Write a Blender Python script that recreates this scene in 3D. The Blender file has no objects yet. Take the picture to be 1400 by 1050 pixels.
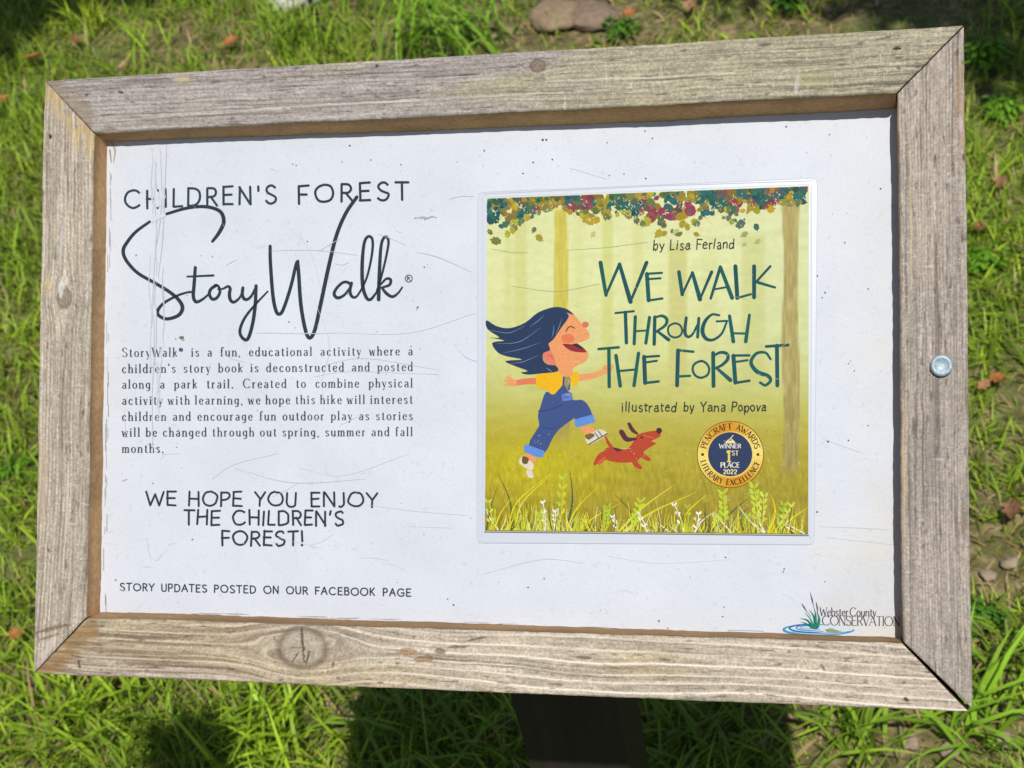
import bpy, bmesh, math, random
import numpy as np
from mathutils import Vector, Matrix

random.seed(7)
rng = np.random.default_rng(11)
scene = bpy.context.scene
C = scene.collection

# ------------------------------------------------------------------ camera
# Pose of the sign plane relative to the camera (sign 0.64 m wide, eye height 1.8 m)
F_PX, CX, CY, EYE = 2000.0, 700.0, 525.0, 1.8
W = 0.64
def _homog(src, dst):
    A = []
    for (x, y), (u, v) in zip(src, dst):
        A.append([x, y, 1, 0, 0, 0, -u*x, -u*y, -u]); A.append([0, 0, 0, x, y, 1, -v*x, -v*y, -v])
    return np.linalg.svd(np.array(A, float))[2][-1].reshape(3, 3)
K = np.array([[F_PX, 0, CX], [0, F_PX, CY], [0, 0, 1.0]])
Ki = np.linalg.inv(K)
M = Ki @ _homog([(0, 0), (1, 0), (1, 1), (0, 1)], [(60, 110), (1318, 33), (1328, 972), (45, 921)])
if M[2, 2] < 0: M = -M
n1, n2 = np.linalg.norm(M[:, 0]), np.linalg.norm(M[:, 1])
r1, r2 = M[:, 0]/n1, M[:, 1]/n2
T0 = M[:, 2]*W/n1
H = W*n2/n1
nn = np.cross(r1, r2); nn /= np.linalg.norm(nn)
b_ = (r1+r2)/np.linalg.norm(r1+r2); q_ = (r1-r2)/np.linalg.norm(r1-r2)
R = np.array([(b_+q_)/math.sqrt(2), (b_-q_)/math.sqrt(2), nn])     # rows: sign axes u, v, inward, in camera axes
gz = math.sin(math.radians(42)); x1 = R[0]
gy = 0.74
for _ in range(60):
    gx = -(x1[1]*gy+x1[2]*gz)/x1[0]; gy = math.sqrt(max(1e-6, 1-gz*gz-gx*gx))
Zc = -np.array([gx, gy, gz]); Zc /= np.linalg.norm(Zc)
Xc = x1; Yc = np.cross(Zc, Xc); Yc /= np.linalg.norm(Yc); Xc = np.cross(Yc, Zc)
B = np.array([Xc, Yc, Zc])                                         # camera axes -> world
CAM = np.array([0, 0, EYE])
CB = -R @ T0

cam = bpy.data.cameras.new('camera'); camo = bpy.data.objects.new('camera', cam); C.objects.link(camo)
right, up, back = B @ np.array([1, 0, 0]), B @ np.array([0, -1, 0]), B @ np.array([0, 0, -1])
camo.matrix_world = Matrix(((right[0], up[0], back[0], 0), (right[1], up[1], back[1], 0), (right[2], up[2], back[2], EYE), (0, 0, 0, 1)))
cam.sensor_width = 36; cam.lens = 36*F_PX/1400; cam.clip_end = 500; cam.clip_start = 0.05
cam.dof.use_dof = True; cam.dof.focus_distance = 0.955; cam.dof.aperture_fstop = 17
scene.camera = camo

# ------------------------------------------------------------------ sun and sky
_s = np.array([(880-CX)/F_PX, (1215-CY)/F_PX, 1]); SUN = B @ (_s/np.linalg.norm(_s))   # direction the light travels
sun = bpy.data.lights.new('sun', 'SUN'); suno = bpy.data.objects.new('sun', sun); C.objects.link(suno)
sun.energy = 3.45; sun.angle = math.radians(0.5); sun.color = (1.0, 0.965, 0.9)
suno.rotation_euler = Vector(SUN).to_track_quat('-Z', 'Y').to_euler()
suno.location = (0.6, -2, 6)
world = bpy.data.worlds.new('World'); scene.world = world; world.use_nodes = True
nt = world.node_tree; bg = nt.nodes['Background']
sky = nt.nodes.new('ShaderNodeTexSky'); sky.sky_type = 'NISHITA'; sky.sun_disc = False
sky.sun_elevation = math.asin(-SUN[2]); sky.sun_rotation = math.atan2(-SUN[0], -SUN[1])
nt.links.new(sky.outputs[0], bg.inputs[0]); bg.inputs[1].default_value = 0.055
scene.view_settings.view_transform = 'Standard'; scene.view_settings.look = 'None'
scene.view_settings.exposure = 0.07; scene.view_settings.gamma = 1.0

# ------------------------------------------------------------------ helpers
def lin(r, g, b):
    return tuple((c/255/12.92 if c <= 10 else ((c/255+0.055)/1.055)**2.4) for c in (r, g, b))
INKS = 0.82                            # printed white reflects about 82 %
def ink(*c): return tuple(v*INKS for v in lin(*c))
def board(px, z):
    """points traced on the sign, as sign coordinates at depth z behind the frame's face"""
    p = np.asarray(px, float); d = np.c_[p, np.ones(len(p))] @ Ki.T @ R.T
    k = (np.asarray(z)-CB[2])/d[:, 2]
    return CB + d*k[:, None]
def dep(u):                            # the panel lies deeper in its rebate towards the right
    return 0.0195+0.0125*np.asarray(u)/W
def on_panel(px, dz):
    q = board(px, 0.026)
    for _ in range(4): q = board(px, dep(q[:, 0])+dz)
    return q
def b2w(uvz):
    return (np.asarray(uvz, float) @ R + T0) @ B.T + CAM
def ground(px, py, z=0.0):
    d = B @ (Ki @ np.array([px, py, 1.0])); return CAM + d*((z-EYE)/d[2])
def tag(o, label=None, cat=None, group=None, kind=None):
    if label: o['label'] = label
    if cat: o['category'] = cat
    if group: o['group'] = group
    if kind: o['kind'] = kind
    return o
def empty(name, loc, label, cat, group=None):
    o = bpy.data.objects.new(name, None); C.objects.link(o); o.location = loc
    o.empty_display_size = 0.05
    return tag(o, label, cat, group)
def mesh(name, V, F, mats, parent=None, org=(0, 0, 0), cols=None, midx=None, smooth=False):
    me = bpy.data.meshes.new(name)
    me.from_pydata((np.asarray(V, float)-np.asarray(org)).tolist(), [], F)
    for m in (mats if isinstance(mats, list) else [mats]): me.materials.append(m)
    if cols is not None:
        a = me.color_attributes.new('col', 'FLOAT_COLOR', 'POINT')
        c = np.ones((len(V), 4), np.float32); c[:, :3] = np.asarray(cols); a.data.foreach_set('color', c.ravel())
    if midx is not None: me.polygons.foreach_set('material_index', np.asarray(midx, np.int32))
    if smooth: me.polygons.foreach_set('use_smooth', np.ones(len(me.polygons), bool))
    me.update()
    o = bpy.data.objects.new(name, me); C.objects.link(o)
    if parent is not None: o.parent = parent
    return o
def fast_mesh(name, V, loops, starts, totals, mat, cols):
    me = bpy.data.meshes.new(name)
    me.vertices.add(len(V)); me.vertices.foreach_set('co', np.asarray(V, np.float32).ravel())
    me.loops.add(len(loops)); me.loops.foreach_set('vertex_index', np.asarray(loops, np.int32))
    me.polygons.add(len(starts)); me.polygons.foreach_set('loop_start', np.asarray(starts, np.int32))
    me.polygons.foreach_set('loop_total', np.asarray(totals, np.int32))
    me.polygons.foreach_set('use_smooth', np.ones(len(starts), bool))
    a = me.color_attributes.new('col', 'FLOAT_COLOR', 'POINT')
    c = np.ones((len(V), 4), np.float32); c[:, :3] = cols; a.data.foreach_set('color', c.ravel())
    me.materials.append(mat); me.update(calc_edges=True); me.validate()
    o = bpy.data.objects.new(name, me); C.objects.link(o); return o

def _hash(ix, iy, seed):
    n = (ix.astype(np.int64)*374761393 + iy.astype(np.int64)*668265263 + seed*982451653) & 0x7fffffff
    n = ((n ^ (n >> 13))*1274126177) & 0x7fffffff
    return ((n ^ (n >> 16)) & 0xffff)/65535.0
def vn(x, y, seed=0):
    x = np.asarray(x, float); y = np.asarray(y, float); ix = np.floor(x); iy = np.floor(y)
    fx = x-ix; fy = y-iy; fx = fx*fx*(3-2*fx); fy = fy*fy*(3-2*fy)
    a = _hash(ix, iy, seed); b = _hash(ix+1, iy, seed); c = _hash(ix, iy+1, seed); d = _hash(ix+1, iy+1, seed)
    return (a*(1-fx)+b*fx)*(1-fy)+(c*(1-fx)+d*fx)*fy
def fbm(x, y, seed=0, o=3):
    s = 0; a = 0.5; t = 0
    for k in range(o):
        s = s+a*vn(x*2**k, y*2**k, seed+k*17); t += a; a *= 0.5
    return s/t
def sm(a, b, x):
    t = np.clip((x-a)/(b-a), 0, 1); return t*t*(3-2*t)

# ------------------------------------------------------------------ materials
def mat_new(name):
    m = bpy.data.materials.new(name); m.use_nodes = True
    n = m.node_tree; p = n.nodes['Principled BSDF']; return m, n, p
def attr_mat(name, rough=0.8, spec=0.3, noise=(600, 0.12), bump=0.0, bscale=900, trans=0.0, coat=0.0):
    m, n, p = mat_new(name)
    a = n.nodes.new('ShaderNodeAttribute'); a.attribute_name = 'col'
    col = a.outputs['Color']
    tc = n.nodes.new('ShaderNodeTexCoord')
    if noise:
        t = n.nodes.new('ShaderNodeTexNoise'); t.inputs['Scale'].default_value = noise[0]; t.inputs['Detail'].default_value = 3
        n.links.new(tc.outputs['Object'], t.inputs['Vector'])
        mr = n.nodes.new('ShaderNodeMapRange'); mr.inputs[1].default_value = 0.25; mr.inputs[2].default_value = 0.75
        mr.inputs[3].default_value = 1-noise[1]; mr.inputs[4].default_value = 1+noise[1]
        n.links.new(t.outputs[0], mr.inputs[0])
        mx = n.nodes.new('ShaderNodeMix'); mx.data_type = 'RGBA'; mx.blend_type = 'MULTIPLY'; mx.inputs[0].default_value = 1
        n.links.new(col, mx.inputs[6]); n.links.new(mr.outputs[0], mx.inputs[7]); col = mx.outputs[2]
    n.links.new(col, p.inputs['Base Color'])
    p.inputs['Roughness'].default_value = rough; p.inputs['Specular IOR Level'].default_value = spec
    p.inputs['Coat Weight'].default_value = coat; p.inputs['Coat Roughness'].default_value = 0.25
    if bump:
        t2 = n.nodes.new('ShaderNodeTexNoise'); t2.inputs['Scale'].default_value = bscale; t2.inputs['Detail'].default_value = 4
        n.links.new(tc.outputs['Object'], t2.inputs['Vector'])
        bp = n.nodes.new('ShaderNodeBump'); bp.inputs['Strength'].default_value = bump; bp.inputs['Distance'].default_value = 0.001
        n.links.new(t2.outputs[0], bp.inputs['Height']); n.links.new(bp.outputs[0], p.inputs['Normal'])
    if trans:
        tr = n.nodes.new('ShaderNodeBsdfTranslucent'); n.links.new(col, tr.inputs[0])
        ms = n.nodes.new('ShaderNodeMixShader'); ms.inputs[0].default_value = trans
        out = n.nodes['Material Output']
        n.links.new(p.outputs[0], ms.inputs[1]); n.links.new(tr.outputs[0], ms.inputs[2]); n.links.new(ms.outputs[0], out.inputs[0])
    return m
M_WOOD = attr_mat('weathered_wood', 0.85, 0.2, (1100, 0.2), 0.8, 1500)
M_RAW = attr_mat('sheltered_brown_wood', 0.8, 0.2, (300, 0.2), 0.4, 500)
M_INK = attr_mat('printed_ink', 0.6, 0.12, (800, 0.12))
M_PAGE = attr_mat('printed_paper', 0.5, 0.15, (250, 0.05), 0.05, 120)
M_MARK = attr_mat('scuff_marks', 0.7, 0.2, None)
M_GRASS = attr_mat('grass_blade', 0.5, 0.3, None, trans=0.2)
M_LEAF = attr_mat('leaf_tissue', 0.6, 0.3, (80, 0.25), trans=0.25)
M_STONE = attr_mat('pale_stone', 0.9, 0.2, (60, 0.25), 0.6, 90)

def panel_material():
    m, n, p = mat_new('white_painted_panel')
    tc = n.nodes.new('ShaderNodeTexCoord'); a = n.nodes.new('ShaderNodeAttribute'); a.attribute_name = 'col'
    def noise(scale, det=3):
        t = n.nodes.new('ShaderNodeTexNoise'); t.inputs['Scale'].default_value = scale; t.inputs['Detail'].default_value = det
        n.links.new(tc.outputs['Object'], t.inputs['Vector']); return t.outputs[0]
    def ramp(src, a0, a1, b0, b1):
        r = n.nodes.new('ShaderNodeMapRange'); r.inputs[1].default_value = a0; r.inputs[2].default_value = a1
        r.inputs[3].default_value = b0; r.inputs[4].default_value = b1; n.links.new(src, r.inputs[0]); return r.outputs[0]
    def mul(c, f):
        x = n.nodes.new('ShaderNodeMix'); x.data_type = 'RGBA'; x.blend_type = 'MULTIPLY'; x.inputs[0].default_value = 1
        n.links.new(c, x.inputs[6]); n.links.new(f, x.inputs[7]); return x.outputs[2]
    c = mul(a.outputs['Color'], ramp(noise(900, 2), 0.3, 0.7, 0.95, 1.03))
    c = mul(c, ramp(noise(25, 4), 0.3, 0.7, 0.955, 1.025)); c = mul(c, ramp(noise(7, 3), 0.3, 0.7, 0.97, 1.02))
    c = mul(c, ramp(noise(230, 6), 0.62, 0.72, 1.0, 0.9))
    n.links.new(c, p.inputs['Base Color']); p.inputs['Roughness'].default_value = 0.5; p.inputs['Specular IOR Level'].default_value = 0.25
    bp = n.nodes.new('ShaderNodeBump'); bp.inputs['Strength'].default_value = 0.12; bp.inputs['Distance'].default_value = 0.001
    n.links.new(noise(260, 4), bp.inputs['Height']); n.links.new(bp.outputs[0], p.inputs['Normal'])
    return m
M_PANEL = panel_material()

def laminate_material():
    m, n, p = mat_new('glossy_laminate')
    p.inputs['Base Color'].default_value = (*ink(212, 218, 230), 1); p.inputs['Roughness'].default_value = 0.32
    tc = n.nodes.new('ShaderNodeTexCoord'); t = n.nodes.new('ShaderNodeTexNoise'); t.inputs['Scale'].default_value = 90
    n.links.new(tc.outputs['Object'], t.inputs['Vector']); bp = n.nodes.new('ShaderNodeBump'); bp.inputs['Strength'].default_value = 0.08
    bp.inputs['Distance'].default_value = 0.001
    n.links.new(t.outputs[0], bp.inputs['Height']); n.links.new(bp.outputs[0], p.inputs['Normal'])
    return m
M_LAM = laminate_material()
def steel_material():
    m, n, p = mat_new('zinc_plated_steel')
    tc = n.nodes.new('ShaderNodeTexCoord'); t = n.nodes.new('ShaderNodeTexNoise'); t.inputs['Scale'].default_value = 700; t.inputs['Detail'].default_value = 5
    n.links.new(tc.outputs['Object'], t.inputs['Vector'])
    r = n.nodes.new('ShaderNodeValToRGB'); r.color_ramp.elements[0].position = 0.35; r.color_ramp.elements[1].position = 0.7
    r.color_ramp.elements[0].color = (0.24, 0.31, 0.36, 1); r.color_ramp.elements[1].color = (0.42, 0.52, 0.58, 1)
    n.links.new(t.outputs[0], r.inputs[0]); n.links.new(r.outputs[0], p.inputs['Base Color'])
    p.inputs['Metallic'].default_value = 0.25; p.inputs['Roughness'].default_value = 0.5
    bp = n.nodes.new('ShaderNodeBump'); bp.inputs['Strength'].default_value = 0.4; bp.inputs['Distance'].default_value = 0.0005
    n.links.new(t.outputs[0], bp.inputs['Height']); n.links.new(bp.outputs[0], p.inputs['Normal'])
    return m
M_STEEL = steel_material()
def soil_material():
    m, n, p = mat_new('soil_and_thatch')
    tc = n.nodes.new('ShaderNodeTexCoord')
    def noise(s, d=6):
        t = n.nodes.new('ShaderNodeTexNoise'); t.inputs['Scale'].default_value = s; t.inputs['Detail'].default_value = d
        n.links.new(tc.outputs['Object'], t.inputs['Vector']); return t
    r = n.nodes.new('ShaderNodeValToRGB'); e = r.color_ramp.elements
    e[0].position = 0.3; e[0].color = (0.06, 0.05, 0.02, 1); e[1].position = 0.75; e[1].color = (0.46, 0.34, 0.2, 1)
    k = e.new(0.52); k.color = (0.19, 0.15, 0.065, 1)
    a = noise(38, 8); n.links.new(a.outputs[0], r.inputs[0])
    g2 = noise(4.5, 7); mr = n.nodes.new('ShaderNodeMapRange'); mr.inputs[1].default_value = 0.42; mr.inputs[2].default_value = 0.6; mr.inputs[3].default_value = 0.0; mr.inputs[4].default_value = 0.7
    n.links.new(g2.outputs[0], mr.inputs[0]); mx = n.nodes.new('ShaderNodeMix'); mx.data_type = 'RGBA'; mx.inputs[7].default_value = (0.13, 0.17, 0.03, 1)      # moss and creeping thatch
    n.links.new(mr.outputs[0], mx.inputs[0]); n.links.new(r.outputs[0], mx.inputs[6]); n.links.new(mx.outputs[2], p.inputs['Base Color'])
    p.inputs['Roughness'].default_value = 0.95
    bp = n.nodes.new('ShaderNodeBump'); bp.inputs['Strength'].default_value = 0.9; bp.inputs['Distance'].default_value = 0.02
    n.links.new(a.outputs[0], bp.inputs['Height']); n.links.new(bp.outputs[0], p.inputs['Normal'])
    return m
M_SOIL = soil_material()
def bark_material():
    m, n, p = mat_new('tree_bark')
    tc = n.nodes.new('ShaderNodeTexCoord'); t = n.nodes.new('ShaderNodeTexNoise'); t.inputs['Scale'].default_value = 22; t.inputs['Detail'].default_value = 6
    n.links.new(tc.outputs['Object'], t.inputs['Vector'])
    r = n.nodes.new('ShaderNodeValToRGB'); r.color_ramp.elements[0].color = (0.04, 0.03, 0.02, 1); r.color_ramp.elements[1].color = (0.25, 0.2, 0.15, 1)
    n.links.new(t.outputs[0], r.inputs[0]); n.links.new(r.outputs[0], p.inputs['Base Color']); p.inputs['Roughness'].default_value = 0.9
    bp = n.nodes.new('ShaderNodeBump'); bp.inputs['Strength'].default_value = 0.8; n.links.new(t.outputs[0], bp.inputs['Height']); n.links.new(bp.outputs[0], p.inputs['Normal'])
    return m
M_BARK = bark_material()

# ------------------------------------------------------------------ ground
def ground_sheet():
    xs = np.r_[-120, -40, -12, np.linspace(-4, 4, 81), 12, 40, 120]; ys = np.r_[-120, -40, -10, np.linspace(-2, 7, 91), 14, 40, 120]
    X, Y = np.meshgrid(xs, ys); Z = (fbm(X*1.7+50, Y*1.7+50, 3)-0.5)*0.05-0.01
    n = len(xs); V = np.c_[X.ravel(), Y.ravel(), Z.ravel()]
    F = [(j*n+i, j*n+i+1, (j+1)*n+i+1, (j+1)*n+i) for j in range(len(ys)-1) for i in range(n-1)]
    tag(mesh('ground', V, F, M_SOIL, smooth=True), kind='structure')
ground_sheet()
def gz_at(x, y): return (fbm(np.asarray(x)*1.7+50, np.asarray(y)*1.7+50, 3)-0.5)*0.05-0.01

# ------------------------------------------------------------------ the sign: frame of four weathered rails
RW, DEP, TH = 0.0405, 0.028, 0.038
base = b2w([[W/2, H/2, TH+0.03]])[0]; POST = np.array([base[0]-0.024, base[1]+0.092, 0.0])
sign = empty('trail_sign', POST, 'white story trail sign in a weathered grey wooden frame, tilted on a post', 'sign')

def wood_look(s, q, L, seed, p):
    """albedo and relief of one weathered board; s runs along it, q across it (metres)"""
    g = q.copy(); kn = np.zeros_like(q); kr = np.zeros_like(q)
    for (ks, kq, rad) in p.get('knots', []):
        d = np.sqrt(((s-ks)/1.25)**2+(q-kq)**2)
        push = rad*1.25*np.exp(-((s-ks)/(rad*2.6))**2)*np.exp(-np.abs(q-kq)/(rad*2.2))
        g = g-np.sign(q-kq)*push*np.clip(np.abs(q-kq)/(rad*0.5), 0, 1)
        kn = np.maximum(kn, sm(rad*1.1, rad*0.8, d)); kr = np.maximum(kr, np.exp(-((d-rad)/(rad*0.16))**2))
    g = g+(fbm(s*5, q*12, seed)-0.5)*p.get('warp', 0.008)+(s-L/2)*p.get('slope', 0.0)+p.get('arc', 0)*((s/L-0.35)**2)
    ph = g/p['ring']+vn(s*2, g*90, seed+5)*0.5
    fr = ph-np.floor(ph)+0*s; w = vn(np.floor(ph)*7.3+0.5+0*s, s*4, seed+9)
    line = np.exp(-((fr-0.5)/p.get('lw', 0.12))**2)*(0.35+0.9*w)
    fib = fbm(s*55, g*820, seed+1, 2); fib2 = fbm(s*9, g*520, seed+2, 2)
    crack = sm(0.66, 0.8, fbm(s*13, g*800, seed+3, 2))
    blot = fbm(s*9, q*40, seed+4, 3); gran = vn(s*800, q*900, seed+6)
    tick = sm(0.8, 0.95, vn(s*1100, q*190, seed+7))*sm(0.5, 0.65, vn(s*14, q*55, seed+8))
    pit = sm(0.8, 0.93, vn(s*170, q*950, seed+14))*sm(0.3, 0.6, vn(s*22, q*70, seed+15)); chk = sm(0.86, 0.97, vn(s*60, g*1000, seed+16))
    base = np.array(lin(*p['base'])); dark = np.array(lin(*p['dark'])); cream = np.array(lin(*p['cream'])); tint = np.array(lin(*p['tint']))
    c = base[None, :]*np.ones((len(s), 1))
    t = sm(0.42, 0.72, blot+p.get('tslope', 0)*(s/L-0.5))
    c = c*(1-0.7*t[:, None])+tint*0.7*t[:, None]
    c = c*(0.80+0.40*fib2)[:, None]*(0.70+0.60*fib)[:, None]*(0.74+0.52*gran)[:, None]*p.get('gain', 1.13)
    if 'streak' in p:
        k = p['streak']*sm(0.42, 0.15, s/L+0.2*(vn(s*9, q*60, seed+60)-0.5))*sm(0.5, 0.68, fbm(s*11, g*420, seed+61, 2)); c = c*(1-k[:, None])+np.array(lin(112, 88, 68))*k[:, None]
        line = line*(0.45+0.75*sm(0.3, 0.6, s/L))
    a = np.clip(p['light']*line, 0, 1)[:, None]; c = c*(1-a)+cream*a
    a = np.clip(p['shade']*line, 0, 1)[:, None]; c = c*(1-a)+dark*a
    a = (p.get('crack', 0.6)*crack)[:, None]; c = c*(1-a)+dark*a
    a = (0.6*pit+0.7*chk)[:, None].clip(0, .85); c = c*(1-a)+dark*0.75*a
    a = (0.5*tick)[:, None]; c = c*(1-a)+np.array(lin(222, 214, 204))*a
    h = 0.00026*(fib-0.5)-0.0002*pit-0.0003*chk-0.00035*crack+0.0002*np.where(p['light'] > 0, line, -line*0.9)
    if kn.max() > 0:
        kring = vn(q*900+s*300, s*900, seed+12)
        kc = np.array(lin(*p.get('knot', (166, 155, 138))))[None, :]*(0.65+0.6*kring)[:, None]
        c = c*(1-0.75*kn[:, None])+kc*0.75*kn[:, None]; c = c*(1-0.62*kr[:, None])+dark*0.62*kr[:, None]
        h = h-0.0005*kr
    for (s0, q0, ds, dq, rot, col, al, dep) in p.get('marks', []):
        cs, sn = math.cos(rot), math.sin(rot); x = (s-s0)*cs+(q-q0)*sn; y = -(s-s0)*sn+(q-q0)*cs
        wob = 0.5+0.5*vn(s*280, q*600, seed+31)+0.6*vn(s*700, q*900, seed+32)
        mk = sm(1.15, 0.7, np.sqrt((x/ds)**2+(y/dq)**2)*wob)
        a = (al*mk)[:, None]; c = c*(1-a)+np.array(lin(*col))*a*(0.7+0.6*fib[:, None]); h = h-dep*mk
    for (d0, d1, col) in p.get('raw', []):         # broken, rawer wood beside a mitre; d = distance from the mitre start
        dd = s-q if d0 >= 0 else (L-s)-q
        mk = sm(abs(d1), abs(d1)*0.55, dd+0.012*(vn(q*420, s*40, seed+40)-0.5)+0.006*(vn(q*1200, s*60, seed+42)-0.5))*sm(0.35, 0.6, vn(s*90, q*160, seed+41)+0.2)
        c = c*(1-0.75*mk[:, None])+np.array(lin(*col))*0.75*mk[:, None]*(0.65+0.7*fib[:, None]); h = h-0.0008*mk
    return np.clip(c, 0.006, 0.9), h

def rail(to_uv, L, seed, p, lean=0.0, gap=(0.0004, 0.0004), flare=(0, 0), tone=1.0):
    N, Mq = int(L/0.00075), 68
    q1 = np.linspace(0, RW, Mq); tt = np.linspace(0, 1, N)
    Tt, Q = np.meshgrid(tt, q1, indexing='ij')
    g0 = gap[0]+flare[0]*Q/RW; g1 = gap[1]+flare[1]*(Q/RW)
    S = (Q+g0)*(1-Tt)+(L-Q-g1)*Tt
    s, q = S.ravel(), Q.ravel()
    col, h = wood_look(s, q, L, seed, p)
    r = 0.0016; e = np.minimum(q, RW-q); h = h-np.where(e < r, r-np.sqrt(np.maximum(r*r-(r-np.minimum(e, r))**2, 0)), 0)*0.8
    em = np.minimum(s-q-g0.ravel(), L-q-g1.ravel()-s); h = h-np.where(em < 0.0012, 0.0012-em, 0)*0.7
    h = h+(fbm(s*6, q*8, seed+20)-0.5)*0.0009
    wob = (fbm(s*18, s*0+3, seed+21)-0.5)*0.0012+(vn(s*220, s*0, seed+22)-0.5)*0.0004
    qq = q+wob*np.where(q > RW/2, 1, 0.7)
    uv = to_uv(s, qq); V = np.c_[uv[0], uv[1], -h]
    idx = np.arange(N*Mq).reshape(N, Mq)
    F = [(int(a), int(b), int(c_), int(d)) for a, b, c_, d in zip(idx[:-1, :-1].ravel(), idx[1:, :-1].ravel(), idx[1:, 1:].ravel(), idx[:-1, 1:].ravel())]
    mi = [0]*len(F)
    Vs = [V]; Cs = [col]; off = len(V)
    raw = np.array(lin(172, 138, 98))*tone; wth = np.array(lin(150, 140, 126))  # tone puts sunlit brightness into the inner wall's colour, strongest on the left
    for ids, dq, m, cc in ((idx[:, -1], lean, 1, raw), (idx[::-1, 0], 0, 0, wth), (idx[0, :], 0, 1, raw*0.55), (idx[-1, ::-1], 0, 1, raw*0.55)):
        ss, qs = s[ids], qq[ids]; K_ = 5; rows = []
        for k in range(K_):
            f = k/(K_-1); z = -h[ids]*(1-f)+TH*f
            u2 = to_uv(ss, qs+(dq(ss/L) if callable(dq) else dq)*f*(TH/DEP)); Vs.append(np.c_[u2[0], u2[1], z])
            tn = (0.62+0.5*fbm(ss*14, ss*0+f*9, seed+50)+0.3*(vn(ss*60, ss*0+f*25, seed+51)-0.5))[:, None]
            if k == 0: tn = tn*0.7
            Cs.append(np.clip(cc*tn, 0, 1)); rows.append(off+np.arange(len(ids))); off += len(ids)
        for k in range(K_-1):
            for a in range(len(ids)-1):
                F.append((int(rows[k][a]), int(rows[k+1][a]), int(rows[k+1][a+1]), int(rows[k][a+1]))); mi.append(m)
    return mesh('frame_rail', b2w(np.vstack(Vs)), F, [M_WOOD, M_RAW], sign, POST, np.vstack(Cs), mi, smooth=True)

def rl(px, py, side):
    u, v, _ = board([(px, py)], 0.0)[0]
    return {'t': (u, v), 'b': (u, H-v), 'l': (v, u), 'r': (v, W-u)}[side]
def mk(px, py, side, ds, dq, rot, col, al, dep):
    s, q = rl(px, py, side); return (s, q, ds, dq, rot, col, al, dep)
def kn(px, py, side, rad): s, q = rl(px, py, side); return (s, q, rad)
HOLE = (42, 34, 28)
rail(lambda s, q: (s, q), W, 100, dict(ring=0.0030, base=(160, 152, 147), dark=(92, 84, 80), cream=(205, 197, 184), tint=(168, 160, 128), tslope=0.9,
     light=0.12, shade=0.5, lw=0.11, slope=-0.012, knots=[kn(735, 90, 't', 0.0042)], knot=(130, 108, 88), raw=[(0, 0.02, (150, 135, 118))], marks=[
     mk(515, 90, 't', 0.0015, 0.0009, 0, HOLE, 0.9, 0.0008), mk(1226, 66, 't', 0.003, 0.0011, 0.1, HOLE, 0.9, 0.0008),
     mk(165, 126, 't', 0.002, 0.001, 0.3, (60, 52, 48), 0.8, 0.0005), mk(118, 130, 't', 0.0015, 0.001, 0, HOLE, 0.7, 0.0005),
     mk(250, 108, 't', 0.006, 0.0035, 0, (186, 172, 128), 0.6, 0.0002), mk(1090, 112, 't', 0.002, 0.006, 0.2, (205, 205, 208), 0.75, 0),
     mk(1110, 108, 't', 0.016, 0.006, 0, (168, 160, 118), 0.5, 0), mk(500, 141, 't', 0.2, 0.0007, -0.004, (205, 196, 182), 0.7, -0.0001),
     mk(240, 159, 't', 0.1, 0.0007, -0.012, (205, 196, 182), 0.65, -0.0001), mk(900, 105, 't', 0.1, 0.0007, 0.014, (208, 200, 180), 0.6, -0.0001)]),
     lean=lambda t: 0.0018+0.0032*np.sin(np.pi*np.clip(t, 0, 1))**0.7, gap=(0.0003, 0.0005), flare=(0.0002, 0.0004), tone=1.2)
rail(lambda s, q: (s, H-q), W, 200, dict(ring=0.0064, base=(181, 168, 151), dark=(96, 80, 66), cream=(244, 234, 216), tint=(170, 154, 124), tslope=-0.3,
     light=1.0, shade=0.0, lw=0.085, crack=0.42, streak=0.6, warp=0.012, slope=0.02, knots=[kn(413, 886, 'b', 0.0135)], knot=(178, 168, 150), raw=[(0, 0.026, (150, 118, 76))], marks=[
     mk(413, 878, 'b', 0.0009, 0.012, 0.1, (70, 56, 44), 0.85, 0.0012), mk(420, 900, 'b', 0.0008, 0.006, -0.25, (70, 56, 44), 0.8, 0.001), mk(404, 898, 'b', 0.0005, 0.007, -0.6, (92, 76, 60), 0.8, 0.0008),
     mk(404, 886, 'b', 0.008, 0.0003, 0.05, (110, 94, 78), 0.7, 0.0004),
     mk(558, 892, 'b', 0.006, 0.0022, 0.1, (164, 128, 86), 0.7, 0.001), mk(578, 902, 'b', 0.009, 0.0022, 0.1, (146, 112, 76), 0.7, 0.001),
     mk(602, 891, 'b', 0.005, 0.0018, 0, (118, 90, 64), 0.75, 0.0012), mk(628, 884, 'b', 0.009, 0.001, 0.1, (100, 80, 62), 0.7, 0.0008),
     mk(650, 874, 'b', 0.008, 0.0008, 0.2, (100, 84, 64), 0.7, 0.0006), mk(1238, 956, 'b', 0.0016, 0.0015, 0, (62, 52, 46), 0.9, 0.0012),
     mk(1124, 912, 'b', 0.001, 0.0025, 0.6, (96, 84, 70), 0.7, 0.0005), mk(455, 908, 'b', 0.001, 0.002, 0, (58, 46, 36), 0.8, 0.0008),
     mk(108, 908, 'b', 0.0012, 0.004, 0.2, (66, 52, 40), 0.8, 0.0008), mk(230, 872, 'b', 0.04, 0.002, 0.02, (120, 100, 84), 0.5, 0.0003)]),
     lean=lambda t: 0.0034-0.0038*t, gap=(0.0003, 0.0022), flare=(0.0002, -0.0016), tone=1.15)
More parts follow.
